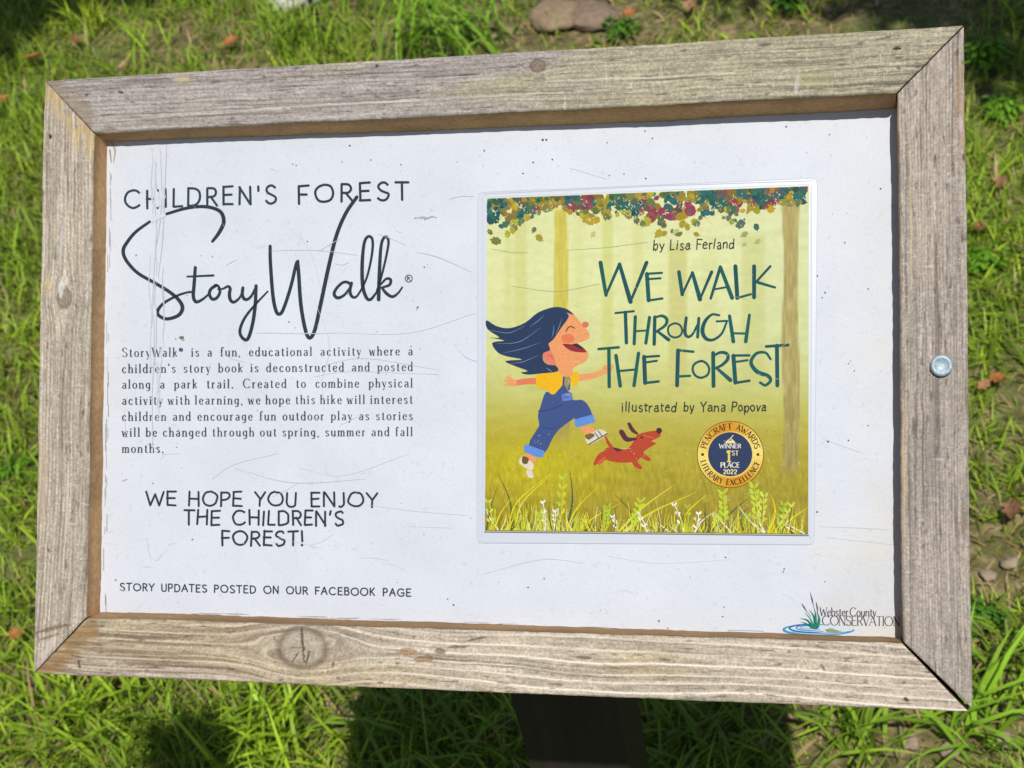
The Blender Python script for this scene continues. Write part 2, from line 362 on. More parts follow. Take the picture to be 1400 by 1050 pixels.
rail(lambda s, q: (q, s), H, 300, dict(ring=0.0027, base=(184, 173, 157), dark=(118, 104, 90), cream=(212, 202, 188), tint=(168, 156, 142), tslope=0.2,
     light=0.1, shade=0.55, lw=0.2, warp=0.006, knots=[kn(88, 408, 'l', 0.0055)], knot=(140, 124, 104), raw=[(0, 0.022, (196, 172, 128))], arc=0.02, marks=[
     mk(69, 187, 'l', 0.0022, 0.0016, 0, (50, 40, 40), 0.95, 0.001), mk(84, 395, 'l', 0.008, 0.0022, 0, (206, 204, 204), 0.75, 0), mk(85, 330, 'l', 0.014, 0.0012, 0, (198, 198, 200), 0.5, 0),
     mk(66, 390, 'l', 0.008, 0.0018, 0, (200, 180, 128), 0.7, 0), mk(66, 752, 'l', 0.0035, 0.0006, 0.6, (84, 70, 58), 0.8, 0.0006), mk(89, 772, 'l', 0.004, 0.0012, 0, (98, 86, 76), 0.7, 0.0005),
     mk(90, 612, 'l', 0.004, 0.0008, 0, (84, 72, 66), 0.7, 0.0006), mk(92, 690, 'l', 0.03, 0.0016, 0, (204, 196, 186), 0.5, 0),
     mk(58, 655, 'l', 0.04, 0.003, 0, (206, 180, 152), 0.5, 0), mk(70, 860, 'l', 0.0016, 0.016, 0.25, (112, 92, 74), 0.75, 0.0005), mk(64, 872, 'l', 0.0012, 0.014, 0.3, (128, 108, 86), 0.7, 0.0004),
     mk(66, 888, 'l', 0.012, 0.003, -0.5, (206, 196, 184), 0.7, 0)]), lean=0.0, gap=(0.0002, 0.0002), tone=1.75, flare=(0.0002, 0.0002))
rail(lambda s, q: (W-q, s), H, 400, dict(ring=0.0019, base=(168, 157, 147), dark=(104, 93, 86), cream=(204, 196, 186), tint=(176, 164, 150), tslope=-0.6,
     light=0.12, shade=0.45, lw=0.2, warp=0.005, marks=[
     mk(1314, 150, 'r', 0.035, 0.0025, 0, (168, 138, 106), 0.6, 0.0002), mk(1317, 215, 'r', 0.003, 0.001, 0, (100, 74, 52), 0.85, 0.0006), mk(1314, 170, 'r', 0.006, 0.0016, 0, (196, 184, 196), 0.5, 0),
     mk(1236, 640, 'r', 0.05, 0.0012, 0, (206, 180, 142), 0.6, 0), mk(1245, 300, 'r', 0.04, 0.001, 0, (206, 186, 152), 0.5, 0), mk(1262, 640, 'r', 0.05, 0.0007, 0, (96, 86, 82), 0.6, 0.0004),
     mk(1272, 640, 'r', 0.05, 0.004, 0, (136, 126, 122), 0.5, 0), mk(1318, 715, 'r', 0.008, 0.003, 0, (140, 126, 112), 0.6, 0.0004), mk(1252, 620, 'r', 0.05, 0.0006, 0, (104, 92, 86), 0.6, 0.0004)]),
     lean=0.0, gap=(0.0007, 0.0018), flare=(0.0, -0.0008))

# backing board and post
def box_mesh(name, pts8, mats, parent, col, seed, sub=40):
    """eight world corners (bottom ring, top ring) -> gridded box with wood colours"""
    P8 = np.asarray(pts8, float); V = []; F = []; Cc = []
    quads = [(0, 1, 5, 4), (1, 2, 6, 5), (2, 3, 7, 6), (3, 0, 4, 7), (4, 5, 6, 7), (3, 2, 1, 0)]
    for qi, (a, b, c, d) in enumerate(quads):
        o = len(V); nx, ny = 24, sub
        for j in range(ny+1):
            for i in range(nx+1):
                x, y = i/nx, j/ny
                pnt = P8[a]*(1-x)*(1-y)+P8[b]*x*(1-y)+P8[c]*x*y+P8[d]*(1-x)*y; V.append(pnt)
                t = 0.7+0.4*float(fbm(np.array([x*22+qi*31]), np.array([y*3.0]), seed)[0])+0.25*float(vn(np.array([x*70+qi*9]), np.array([y*5.0]), seed+1)[0])
                if float(vn(np.array([x*11+qi*5]), np.array([y*1.2]), seed+2)[0]) > 0.82: t *= 0.45
                Cc.append(np.array(col)*t)
        for j in range(ny):
            for i in range(nx): F.append((o+j*(nx+1)+i, o+j*(nx+1)+i+1, o+(j+1)*(nx+1)+i+1, o+(j+1)*(nx+1)+i))
    return mesh(name, V, F, M_WOOD, parent, POST, np.clip(Cc, 0, 1))
e = 0.004
bb = [b2w([[a, b, z]])[0] for z in (TH+0.013, TH+0.001) for a, b in ((e, e), (W-e, e), (W-e, H-e), (e, H-e))]
box_mesh('backing_board', bb, M_WOOD, sign, lin(150, 132, 108), 61, 30)
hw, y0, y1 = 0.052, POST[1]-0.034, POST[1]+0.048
def under(x, y):                      # height of the backing's rear face above (x, y)
    pb = b2w([[W/2, H/2, TH+0.0135]])[0]; nw = B @ (R[2]); return pb[2]-(nw[0]*(x-pb[0])+nw[1]*(y-pb[1]))/nw[2]
xs = (POST[0]-hw, POST[0]+hw)
pp = [(xs[0], y0, -0.1), (xs[1], y0, -0.1), (xs[1], y1, -0.1), (xs[0], y1, -0.1)]
pt = [(x, y, under(x, y)) for x, y in ((xs[0], y0), (xs[1], y0), (xs[1], y1), (xs[0], y1))]
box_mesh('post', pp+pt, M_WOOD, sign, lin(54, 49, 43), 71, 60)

# ------------------------------------------------------------------ white panel
def panel():
    m = 0.012; us = np.linspace(m, W-m, 180); vs = np.linspace(m, H-m, 120); U, V_ = np.meshgrid(us, vs); u, v = U.ravel(), V_.ravel()
    z = dep(u)+(fbm(u*9, v*9, 500)-0.5)*0.0002
    c = np.ones((len(u), 3))*np.array([0.60, 0.635, 0.705])
    st = np.clip(sm(0.80, 0.97, u/W+(fbm(u*30, v*30, 501)-0.5)*0.2)*(0.25+0.75*sm(0.45, 0.95, v/H))+0.55*sm(0.5, 0.9, fbm(u*12, v*12, 503))*sm(0.55, 1, u/W), 0, 1)
    c = c*(1-st[:, None])+np.array([0.625, 0.615, 0.575])*st[:, None]
    n = len(us); F = [(j*n+i, j*n+i+1, (j+1)*n+i+1, (j+1)*n+i) for j in range(len(vs)-1) for i in range(n-1)]
    return mesh('panel', b2w(np.c_[u, v, z]), F, M_PANEL, sign, POST, c, smooth=True)
PANEL = panel()
ZP = -0.00014                        # just proud of the panel's gentle waviness

# ------------------------------------------------------------------ ink: strokes and shapes traced on the flat sign
class Ink:
    def __init__(s, z, step=3e-6): s.V = []; s.F = []; s.C = []; s.Z = []; s.z = z; s.step = step; s.k = 0
    def _add(s, pts, faces, col, k=None):
        o = len(s.V); k = s.k if k is None else k; s.k += 1
        zz = s.z-s.step*(k % 90)
        s.V += [tuple(p) for p in pts]; s.Z += [zz]*len(pts); s.C += [col]*len(pts); s.F += [tuple(o+i for i in f) for f in faces]
    def poly(s, pts, col, k=None): s._add(pts, [tuple(range(len(pts)))], ink(*col), k)
    def disc(s, x, y, rx, ry, col, n=20, rot=0, jit=0, k=None):
        p = []
        for i in range(n):
            a = 2*math.pi*i/n; r = 1+random.uniform(-jit, jit); X, Y = rx*r*math.cos(a), ry*r*math.sin(a)
            p.append((x+X*math.cos(rot)-Y*math.sin(rot), y+X*math.sin(rot)+Y*math.cos(rot)))
        s.poly(p, col, k)
    def ring(s, x, y, r0, r1, col, n=72, k=None):
        p = [(x+r*math.cos(2*math.pi*i/n), y+r*math.sin(2*math.pi*i/n)) for i in range(n) for r in (r0, r1)]
        s._add(p, [(2*i, 2*i+1, (2*i+3) % (2*n), (2*i+2) % (2*n)) for i in range(n)], ink(*col), k)
    def stroke(s, pts, w, col, smooth=True, cap=True, k=None, sub=8):
        """w: width, or list of widths along the stroke"""
        p = np.array(pts, float); ws = np.full(len(p), float(w)) if np.isscalar(w) else np.interp(np.linspace(0, 1, len(p)), np.linspace(0, 1, len(w)), w)
        if smooth and len(p) > 2: p, ws = spline(p, ws, sub)
        elif len(p) > 2:               # corners: draw each leg as its own stroke
            for i in range(len(p)-1): s.stroke([p[i], p[i+1]], [ws[i], ws[i+1]], col, False, cap, k)
            return
        t = np.gradient(p, axis=0); t /= np.maximum(np.linalg.norm(t, axis=1), 1e-9)[:, None]; nr = np.c_[-t[:, 1], t[:, 0]]
        L_ = p+nr*ws[:, None]/2; R_ = p-nr*ws[:, None]/2; n = len(p)
        V = [x for ab in zip(L_, R_) for x in ab]; F = [(2*i, 2*i+1, 2*i+3, 2*i+2) for i in range(n-1)]
        if cap:
            for (c, d, r, a, b) in ((p[0], -t[0], ws[0]/2, 0, 1), (p[-1], t[-1], ws[-1]/2, 2*n-2, 2*n-1)):
                o = len(V); nv = np.array([-d[1], d[0]]); arc = []
                for j in range(1, 5):
                    th = math.pi*j/5-math.pi/2; arc.append(c+r*(d*math.cos(th)+nv*math.sin(th)))
                V += arc; side = V[a]-c
                ids = list(range(o, o+4))
                first = a if np.dot(side, nv) < 0 else b; last = b if first == a else a
                F.append(tuple([first]+ids+[last]))
        s._add(V, F, ink(*col), k)
    def build(s, name, mat, parent, org=POST, label=None):
        b = on_panel(np.array(s.V), np.array(s.Z)); o = mesh(name, b2w(b), s.F, mat, parent, org, np.array(s.C))
        if label: o['label'] = label
        return o
def spline(p, ws, sub=8):
    n = len(p); closed = np.allclose(p[0], p[-1])
    q = []; w2 = []
    for i in range(n-1):
        p0 = p[i-1] if i else (p[-2] if closed else p[0]*2-p[1]); p3 = p[i+2] if i+2 < n else (p[1] if closed else p[-1]*2-p[-2])
        for j in range(sub):
            t = j/sub; a, b, c, d = p0, p[i], p[i+1], p3
            q.append(0.5*((2*b)+(c-a)*t+(2*a-5*b+4*c-d)*t*t+(3*b-a-3*c+d)*t**3)); w2.append(ws[i]*(1-t)+ws[i+1]*t)
    q.append(p[-1]); w2.append(ws[-1]); return np.array(q), np.array(w2)

# skeleton alphabet: cap height 1, x-height 0.6; 'l' straight legs, 's' smooth
G = {
'A': (.74, 'l 0,0 .36,1 .72,0|l .13,.36 .59,.36'), 'B': (.6, 'l .06,0 .06,1|s .06,1 .4,.98 .5,.78 .4,.56 .06,.53|s .06,.53 .45,.5 .56,.28 .45,.03 .06,0'),
'C': (.86, 's .8,.83 .64,.97 .45,1 .2,.9 .05,.64 .05,.36 .2,.1 .45,0 .65,.04 .81,.18'), 'D': (.74, 'l .06,0 .06,1|s .06,1 .38,.98 .62,.8 .69,.5 .62,.2 .38,.02 .06,0'),
'E': (.58, 'l .06,0 .06,1|l .06,1 .53,1|l .06,.53 .47,.53|l .06,0 .54,0'), 'F': (.54, 'l .06,0 .06,1|l .06,1 .52,1|l .06,.52 .45,.52'),
'G': (.86, 's .8,.83 .64,.97 .45,1 .2,.9 .05,.64 .05,.36 .2,.1 .45,0 .66,.05 .8,.2|l .8,.2 .8,.46|l .8,.46 .5,.46'), 'H': (.7, 'l .06,0 .06,1|l .64,0 .64,1|l .06,.52 .64,.52'),
'I': (.2, 'l .1,0 .1,1'), 'J': (.4, 'l .32,1 .32,.2|s .32,.2 .26,.03 .14,0 .03,.1'), 'K': (.6, 'l .06,0 .06,1|l .54,1 .08,.42|l .2,.56 .57,0'), 'L': (.52, 'l .06,1 .06,0|l .06,0 .5,0'),
'M': (.84, 'l .06,0 .1,1|l .1,1 .42,.2|l .42,.2 .74,1|l .74,1 .78,0'), 'N': (.7, 'l .06,0 .06,1|l .06,1 .64,0|l .64,0 .64,1'),
'O': (.94, 's .47,1 .2,.9 .05,.64 .05,.36 .2,.1 .47,0 .74,.1 .89,.36 .89,.64 .74,.9 .47,1'), 'P': (.58, 'l .06,0 .06,1|s .06,1 .42,.97 .53,.75 .42,.5 .06,.46'),
'R': (.62, 'l .06,0 .06,1|s .06,1 .42,.97 .54,.76 .42,.53 .06,.5|l .26,.5 .6,0'), 'S': (.62, 's .55,.84 .44,.97 .28,1 .1,.9 .08,.72 .2,.57 .4,.47 .56,.34 .55,.13 .38,0 .2,.01 .04,.17'),
'T': (.62, 'l .31,0 .31,1|l 0,1 .62,1'), 'U': (.68, 'l .06,1 .06,.34|s .06,.34 .12,.09 .34,0 .56,.09 .62,.34|l .62,.34 .62,1'), 'V': (.66, 'l 0,1 .33,0 .66,1'),
'W': (.98, 'l 0,1 .25,0 .49,.8 .73,0 .98,1'), 'X': (.62, 'l 0,1 .62,0|l .62,1 0,0'), 'Y': (.62, 'l 0,1 .31,.48 .62,1|l .31,.48 .31,0'),
'a': (.51, 's .08,.5 .22,.61 .36,.58 .42,.44|l .42,.46 .42,.06|l .42,.06 .49,0|s .42,.36 .2,.32 .06,.17 .15,.01 .3,.02 .42,.14'),
'b': (.55, 'l .08,1 .08,0|s .08,.4 .2,.57 .34,.6 .48,.46 .48,.15 .34,0 .2,.02 .08,.18'), 'c': (.49, 's .43,.47 .35,.58 .24,.61 .1,.5 .06,.3 .1,.1 .24,-.01 .37,.04 .44,.14'),
'd': (.55, 'l .46,1 .46,0|s .46,.4 .34,.57 .2,.6 .06,.46 .06,.15 .2,0 .34,.02 .46,.18'), 'e': (.5, 'l .07,.33 .44,.33|s .44,.33 .41,.52 .26,.61 .1,.5 .06,.3 .1,.1 .25,-.01 .38,.04 .45,.13'),
'f': (.34, 's .37,.9 .3,1 .2,.96 .15,.8 .15,.6|l .15,.62 .15,0|l .03,.6 .31,.6'), 'g': (.53, 's .44,.45 .32,.59 .2,.6 .07,.45 .07,.2 .2,.04 .32,.06 .44,.2|l .44,.6 .44,.02|s .44,.02 .4,-.2 .24,-.28 .08,-.2'),
'h': (.55, 'l .08,1 .08,0|s .08,.4 .2,.57 .34,.6 .44,.5 .46,.35|l .46,.37 .46,0'), 'i': (.22, 'l .1,.6 .1,0|l .1,.82 .1,.85'), 'j': (.24, 'l .12,.6 .12,-.1|s .12,-.1 .06,-.26 -.04,-.26|l .12,.82 .12,.85'),
'k': (.5, 'l .08,1 .08,0|l .42,.6 .09,.24|l .2,.36 .46,0'), 'l': (.22, 'l .1,1 .1,0'), 'm': (.84, 'l .08,.6 .08,0|s .08,.42 .2,.58 .32,.6 .4,.5 .41,.35|l .41,.37 .41,0|s .41,.42 .53,.58 .65,.6 .73,.5 .74,.35|l .74,.37 .74,0'),
'n': (.55, 'l .08,.6 .08,0|s .08,.4 .2,.57 .34,.6 .44,.5 .46,.35|l .46,.37 .46,0'), 'o': (.54, 's .27,.61 .1,.5 .05,.3 .1,.1 .27,-.01 .44,.1 .49,.3 .44,.5 .27,.61'),
'p': (.55, 'l .08,.6 .08,-.28|s .08,.4 .2,.57 .34,.6 .48,.46 .48,.15 .34,0 .2,.02 .08,.18'), 'r': (.38, 'l .08,.6 .08,0|s .08,.36 .16,.53 .26,.6 .35,.56'),
's': (.43, 's .36,.49 .3,.58 .2,.61 .09,.54 .09,.43 .2,.33 .32,.26 .38,.14 .3,.02 .18,-.01 .05,.1'), 't': (.34, 'l .15,.82 .15,.12|s .15,.14 .18,.02 .25,0 .32,.06|l .02,.6 .3,.6'),
'u': (.55, 'l .08,.6 .08,.22|s .08,.24 .12,.06 .24,0 .36,.06 .46,.22|l .46,.6 .46,0'), 'v': (.46, 'l .03,.6 .22,0 .42,.6'), 'w': (.68, 'l .03,.6 .18,0 .34,.56 .5,0 .65,.6'),
'y': (.47, 'l .04,.6 .24,.02|l .44,.6 .2,-.18|s .2,-.18 .13,-.27 .04,-.24'), '.': (.2, 'l .09,.02 .1,.04'), ',': (.2, 'l .1,.04 .05,-.14'), "'": (.2, 'l .1,1 .08,.74'), '!': (.2, 'l .1,1 .1,.3|l .1,0 .1,.03'),
'1': (.4, 'l .22,0 .22,1|l .22,1 .06,.82'), '2': (.56, 's .06,.76 .16,.96 .32,1 .48,.86 .46,.64 .28,.34 .06,.03|l .06,0 .52,0'), '0': (.6, 's .3,1 .12,.86 .06,.5 .12,.14 .3,0 .48,.14 .54,.5 .48,.86 .3,1'),
'®': (.42, 's .2,.95 .06,.88 .02,.75 .06,.62 .2,.55 .34,.62 .38,.75 .34,.88 .2,.95|l .14,.65 .14,.85|l .14,.85 .26,.82|l .2,.75 .28,.65'),
'•': (.3, 'l .14,.5 .15,.5'),
}
def glyph(ch):
    w, d = G[ch]; out = []
    for st in d.split('|'):
        k, *pts = st.split(); out.append((k, [tuple(float(a) for a in p.split(',')) for p in pts]))
    return w, out
def word_width(wd, track): return sum(glyph(c)[0]+track for c in wd)-track
def draw_glyph(ink, ch, place, w, col, thin=None, serif=0.0, jit=0.0, k=None):
    """place maps alphabet units to traced positions; thin: pen width of horizontals (contrast)"""
    _, sts = glyph(ch)
    dots = [pts for kind, pts in sts if len(pts) == 2 and math.dist(*pts) < 0.07]
    for pts in dots:
        x, y = place(*pts[0]); ink.disc(x, y, w*0.62, w*0.62, col, 10, k=k)
    sts = [st for st in sts if st[1] not in dots]
    for kind, pts in sts:
        if jit: pts = [(x+random.uniform(-jit, jit), y+random.uniform(-jit, jit)) for x, y in pts]
        if kind == 's' and len(pts) > 2: gp, _w = spline(np.array(pts), np.ones(len(pts)), 5); legs = [gp]
        else: legs = [np.array([pts[i], pts[i+1]]) for i in range(len(pts)-1)]
        for gp in legs:
            if thin is None: ws = w
            else:
                t = np.gradient(gp, axis=0); t /= np.maximum(np.linalg.norm(t, axis=1), 1e-9)[:, None]
                if ch in 'AVWXYvwyMNK' and kind == 'l' and len(gp) == 2:
                    f = 1.0 if (t[0, 0]*t[0, 1] < 0 or abs(t[0, 0]) < 0.05) else 0.0
                    if ch in 'MN' and abs(t[0, 0]) < 0.2: f = 0.0 if ch == 'N' or gp[0][0] < .2 else 1.0
                    ws = list(np.full(len(gp), thin+(w-thin)*f))
                else: ws = list(thin+(w-thin)*np.abs(t[:, 1])**1.5)
            ink.stroke([place(x, y) for x, y in gp], ws, col, False if len(gp) == 2 else False, thin is None, k) if len(gp) == 2 else ink_path(ink, [place(x, y) for x, y in gp], ws, col, thin is None, k)
            if serif and kind == 'l' and len(gp) == 2 and abs(gp[0][0]-gp[1][0]) < 0.45*abs(gp[0][1]-gp[1][1]):
                for (x, y) in gp:
                    if any(abs(y-v) < 0.01 for v in (0, .6, 1, -.28)) and ch not in '.,\'!®':
                        a = -serif; b = serif if y in (0, 1, -.28) and not ('a' <= ch <= 'z' and y == 1) else 0.02
                        ink.stroke([place(x+a, y), place(x+b, y)], (thin or w)*1.1, col, False, False, k)
ink_col = lambda c: ink(*c)
def ink_path(ik_, pts, ws, col, cap, k):
    p = np.array(pts); t = np.gradient(p, axis=0); t /= np.maximum(np.linalg.norm(t, axis=1), 1e-9)[:, None]; nr = np.c_[-t[:, 1], t[:, 0]]
    ws = np.full(len(p), float(ws)) if np.isscalar(ws) else np.array(ws)
    V = [x for ab in zip(p+nr*ws[:, None]/2, p-nr*ws[:, None]/2) for x in ab]; n = len(p)
    ik_._add(V, [(2*i, 2*i+1, 2*i+3, 2*i+2) for i in range(n-1)], ink_col(col), k)
def text_word(ink, wd, x0, x1, base, h, w, col, track=0.12, thin=None, serif=0.0, jit=0.0, slant=0.0, aspect=None, lift=None):
    """fit one word between x0 and x1; base(x) -> baseline"""
    sx = (x1-x0)/word_width(wd, track); x = x0
    for i, ch in enumerate(wd):
        wd_ = glyph(ch)[0]; xx = x; dy = (lift[i % len(lift)] if lift else 0)
        def place(gx, gy, xx=xx, dy=dy):
            X = xx+gx*sx+slant*gy*h; return (X, base(X)-gy*h-dy)
        draw_glyph(ink, ch, place, w, col, thin, serif, jit)
        x += (wd_+track)*sx
def baseline(x0, y0, x1, y1): return lambda x: y0+(y1-y0)*(x-x0)/(x1-x0)
INK = (44, 58, 68)

# heading
ik = Ink(ZP)
bl = baseline(171, 284.5, 558, 272.6)
text_word(ik, "CHILDREN'S", 170.5, 378.5, bl, 24, 3.25, (48, 66, 76), 0.26, jit=0.018, lift=[0, -1, 0.5, 0, 0.5, -0.5, 1, 0, 0, 0.6])
text_word(ik, "FOREST", 407, 558, bl, 24, 3.25, INK, 0.3, jit=0.018, lift=[-1.2, 0, -0.5, 0.5, 0, -0.4])
ik.build('heading_lettering', M_INK, PANEL)
# large script wordmark
ik = Ink(ZP)
ik.stroke([(290.5, 330), (299.5, 318), (305.8, 303.8), (302.4, 290.7), (290.5, 284.3), (273.8, 282.4), (252.4, 285.2), (228, 292.4)], [4, 5.2, 5.6, 5.2, 4.8, 4.6, 4.4, 4.0], INK)
ik.stroke([(207, 301.4), (185.7, 317), (173, 332.4), (168.4, 343), (172.6, 356), (188, 373), (212, 387), (233, 400), (245, 411), (249.5, 421), (244, 431), (228.6, 436), (217.9, 432), (215.5, 425), (223.8, 414.5), (240.5, 405), (254.8, 400), (263.5, 399)],
          [3.6, 4.4, 4.8, 5, 4.8, 4.6, 4.6, 4.8, 5.2, 5.4, 5, 4.6, 4.6, 4.6, 4, 3.4, 3, 3], INK)
ik.stroke([(267, 365.7), (265.5, 387), (264.3, 405), (268, 412.6), (276, 409.8), (284.5, 402.6), (288.5, 395)], [4.4, 4.8, 4.8, 4.6, 3.6, 2.8, 2.6], INK)
ik.stroke([(256, 378.2), (291.7, 376.6)], [2.6, 3.2], INK, False)
ik.stroke([(296, 390), (288.5, 395), (286.2, 402), (290, 408.8), (296, 407.5), (300.5, 400), (299, 392), (294.5, 389.8), (292, 392)], [4, 4.4, 4.4, 4.4, 4.2, 4, 3.6, 3.4, 3], INK)
ik.stroke([(298, 395.5), (304.8, 394.8), (311.5, 391.5), (314.6, 394.5), (313.6, 402), (315, 410), (320, 413), (328, 406.5), (332, 396)], [2.4, 2.8, 3.6, 4.4, 4.8, 4.6, 4.2, 3, 3], INK)
ik.stroke([(332, 393.5), (331.4, 404), (336, 409.6), (343, 405.5), (349, 394)], [4.4, 4.6, 4.4, 3.6, 3], INK)
ik.stroke([(350, 390.7), (348.8, 418), (345, 444), (338.5, 463.5), (331, 461.5), (328, 451.4), (334.5, 434.8), (348, 417.5), (366, 398.4)], [4.6, 5, 4.8, 4.8, 4.4, 4.2, 3.8, 3.2, 2.4], INK)
ik.stroke([(369.3, 336.5), (369.7, 359.6), (373, 403.4), (377.2, 424.5), (381.8, 429.4), (387.4, 422.6), (397.4, 392.4), (404.6, 362.5), (407.2, 357.2)], [4.4, 4.8, 5, 5, 4.8, 4.6, 4.6, 4.6, 4.6], INK)
ik.stroke([(406.8, 357.6), (408.2, 372.7), (411.3, 416.5), (417.5, 451), (423.4, 462), (430.4, 451), (438.2, 416.5), (449, 366), (459.8, 322.3), (472.7, 291.6), (487.8, 269.4)], [4.6, 5, 5.2, 5.2, 5, 5.2, 5.4, 5.4, 5.2, 5, 4.8], INK)
ik.stroke([(480, 389), (474, 385.6), (467.5, 387), (459.8, 394.6), (456.8, 402.3), (461.7, 407.2), (470.5, 403.4), (478.8, 393)], [4, 4, 3.8, 4, 4.6, 4.6, 3.6, 3], INK)
ik.stroke([(480.5, 387), (478.4, 398), (481.8, 405.8), (489, 403.6), (501.2, 380), (508.4, 348), (509.2, 328), (503.6, 323.2), (498, 332), (495.2, 359.6), (495.8, 390), (500.8, 406.6), (506.7, 409.3), (514.6, 400)], [4.4, 4.6, 4.2, 3, 3, 3.4, 3.8, 3.8, 4.2, 5, 5.2, 4.8, 4.2, 3], INK)
ik.stroke([(514.6, 400), (522.8, 373), (530.4, 338), (530.4, 326.6), (525.8, 324.2), (521, 336), (518.7, 372.7), (517.6, 409.6)], [3, 3, 3.4, 3.8, 3.8, 4.2, 5, 5.2], INK)
ik.stroke([(520.4, 389), (528, 381.2), (534, 382.4), (532.4, 389.4), (522, 393.2)], [2.8, 3.4, 4.2, 4, 3], INK)
ik.stroke([(522, 393.2), (528.2, 401), (536.4, 405.6), (543.9, 401), (550, 392.8)], [3.4, 4.6, 4.2, 3, 2.4], INK)
ik.ring(558.8, 380.8, 4.2, 5.4, INK, 28)
for a, b in (((556.9, 383.4), (556.9, 378.2)), ((556.9, 378.4), (560.2, 379.4)), ((560.2, 379.4), (557.2, 381)), ((558.4, 381), (561, 383.4))): ik.stroke([a, b], 1.0, INK, False)
ik.build('script_lettering', M_INK, PANEL)
# paragraph (justified serif)
ik = Ink(ZP)
PARA = ["StoryWalk® is a fun, educational activity where a", "children's story book is deconstructed and posted", "along a park trail. Created to combine physical",
        "activity with learning, we hope this hike will interest", "children and encourage fun outdoor play as stories", "will be changed through out spring, summer and fall", "months."]
PB = [(487.8, 485.4), (509.8, 507.0), (531.2, 529.2), (553.2, 551.6), (575.2, 574.0), (596.8, 596.0), (618.8, 618.4)]
for ln, (ya, yb) in zip(PARA, PB):
    wd = ln.split(); h, tr = 12.2, 0.27; sx = 335/sum(word_width(a, tr) for a in PARA[3].split())
    ws_ = [word_width(a, tr)*sx for a in wd]; gapw = (397-sum(ws_))/max(1, len(wd)-1)
    if len(wd) == 1: gapw = 0
    if gapw < 4 and len(wd) > 1: f = (397-4.5*(len(wd)-1))/sum(ws_); ws_ = [a*f for a in ws_]; gapw = 4.5
    x = 167
    for a, w_ in zip(wd, ws_):
        text_word(ik, a, x, x+w_, baseline(167, ya, 564, yb), h, 1.8, (68, 76, 88), tr, thin=0.6, serif=0.14); x += w_+gapw
ik.build('paragraph_lettering', M_INK, PANEL)
# greeting
ik = Ink(ZP)
for wd, a, b, y in (('WE', 200, 241, 0), ('HOPE', 257, 331, 0), ('YOU', 348.5, 405.5, 0), ('ENJOY', 424, 516, 0), ('THE', 251, 301, 1), ("CHILDREN'S", 318, 470, 1), ('FOREST!', 302, 415, 2)):
    bl = [baseline(200, 691.2, 516, 692.8), baseline(251, 716.8, 470, 718.2), baseline(302, 745.2, 415, 745.8)][y]
    text_word(ik, wd, a, b, bl, 19.2, 2.85, (46, 60, 68), 0.16, jit=0.03, slant=0.02, lift=[0, 0.5, -0.6, 0.2, -0.3])
ik.build('greeting_lettering', M_INK, PANEL)
ik = Ink(ZP)
for wd, a, b in (('STORY', 164, 210.6), ('UPDATES', 220.5, 282.8), ('POSTED', 292.7, 349.8), ('ON', 360.4, 380.8), ('OUR', 391.4, 420.6), ('FACEBOOK', 430.8, 512.2), ('PAGE', 523.5, 561.8)):
    text_word(ik, wd, a, b, baseline(164, 807.2, 562, 815.2), 9.8, 1.8, (58, 66, 76), 0.22, jit=0.02, lift=[0, 0.2, -0.2])
ik.build('notice_lettering', M_INK, PANEL)

# conservation emblem: reeds over rippled water, two lines of lettering
ik = Ink(ZP)
def E7(x, y): return (1050+x/7, 800+y/7)
def arc(cx, cy, rx, ry, a0, a1, n=14): return [E7(cx+rx*math.cos(math.radians(a0+(a1-a0)*i/n)), cy-ry*math.sin(math.radians(a0+(a1-a0)*i/n))) for i in range(n+1)]
ik.poly([E7(485+330*math.cos(2*math.pi*i/40), 428+40*math.sin(2*math.pi*i/40)) for i in range(40)], (206, 226, 240))
ik.stroke(arc(485, 425, 335, 52, 100, 355, 24), [0.8, 1.6, 3.6, 2.6, 1.6, 1.8, 2.4], (70, 150, 200)); ik.stroke(arc(420, 412, 215, 38, 60, 300, 20), [0.8, 1.8, 2.4, 1.6, 1], (30, 100, 170))
ik.stroke(arc(400, 408, 130, 26, 40, 320), [0.8, 1.6, 1.6, 0.8], (60, 130, 190)); ik.stroke(arc(380, 405, 70, 14, 0, 300), 1.0, (80, 150, 200)); ik.stroke(arc(500, 430, 300, 30, 200, 340), [0.5, 1.4, 0.6], (60, 140, 190))
ik.poly([E7(*p) for p in ((545, 425), (600, 412), (660, 430), (710, 445), (640, 452), (560, 450))], (150, 158, 110))
for pts, w_, cl in ((((430, 410), (380, 340), (310, 318)), [3.4, 2.6, 0.5], (20, 120, 110)), (((420, 408), (370, 372), (318, 352)), [2.6, 2, 0.5], (20, 110, 110)), (((436, 410), (410, 330), (355, 268)), [2.6, 2, 0.6], (40, 140, 120)),
                    (((448, 412), (440, 310), (398, 238)), [3.4, 2.6, 0.6], (16, 110, 104)), (((456, 412), (456, 300), (444, 225)), [3.6, 2.8, 0.6], (30, 130, 110)), (((468, 410), (486, 320), (470, 260)), [3, 2.4, 1.2], (20, 120, 108)),
                    (((478, 408), (496, 340), (492, 300)), [2.4, 1.6, 0.6], (30, 140, 120))): ik.stroke([E7(*p) for p in pts], w_, cl)
for pts in (((325, 180), (345, 212), (366, 246)), ((410, 95), (422, 140), (432, 182)), ((462, 170), (470, 210), (474, 258))): ik.stroke([E7(*p) for p in pts], [1.2, 2.2, 1.2], (96, 84, 92))
for pts in (((366, 246), (410, 300)), ((432, 182), (445, 240)), ((404, 70), (410, 95))): ik.stroke([E7(*p) for p in pts], 0.9, (120, 120, 120), False)
GR = (84, 78, 82)
text_word(ik, 'Webster', 1121, 1160, baseline(1120, 842, 1200, 842.6), 11.5, 1.5, GR, 0.06, thin=0.8, serif=0.06)
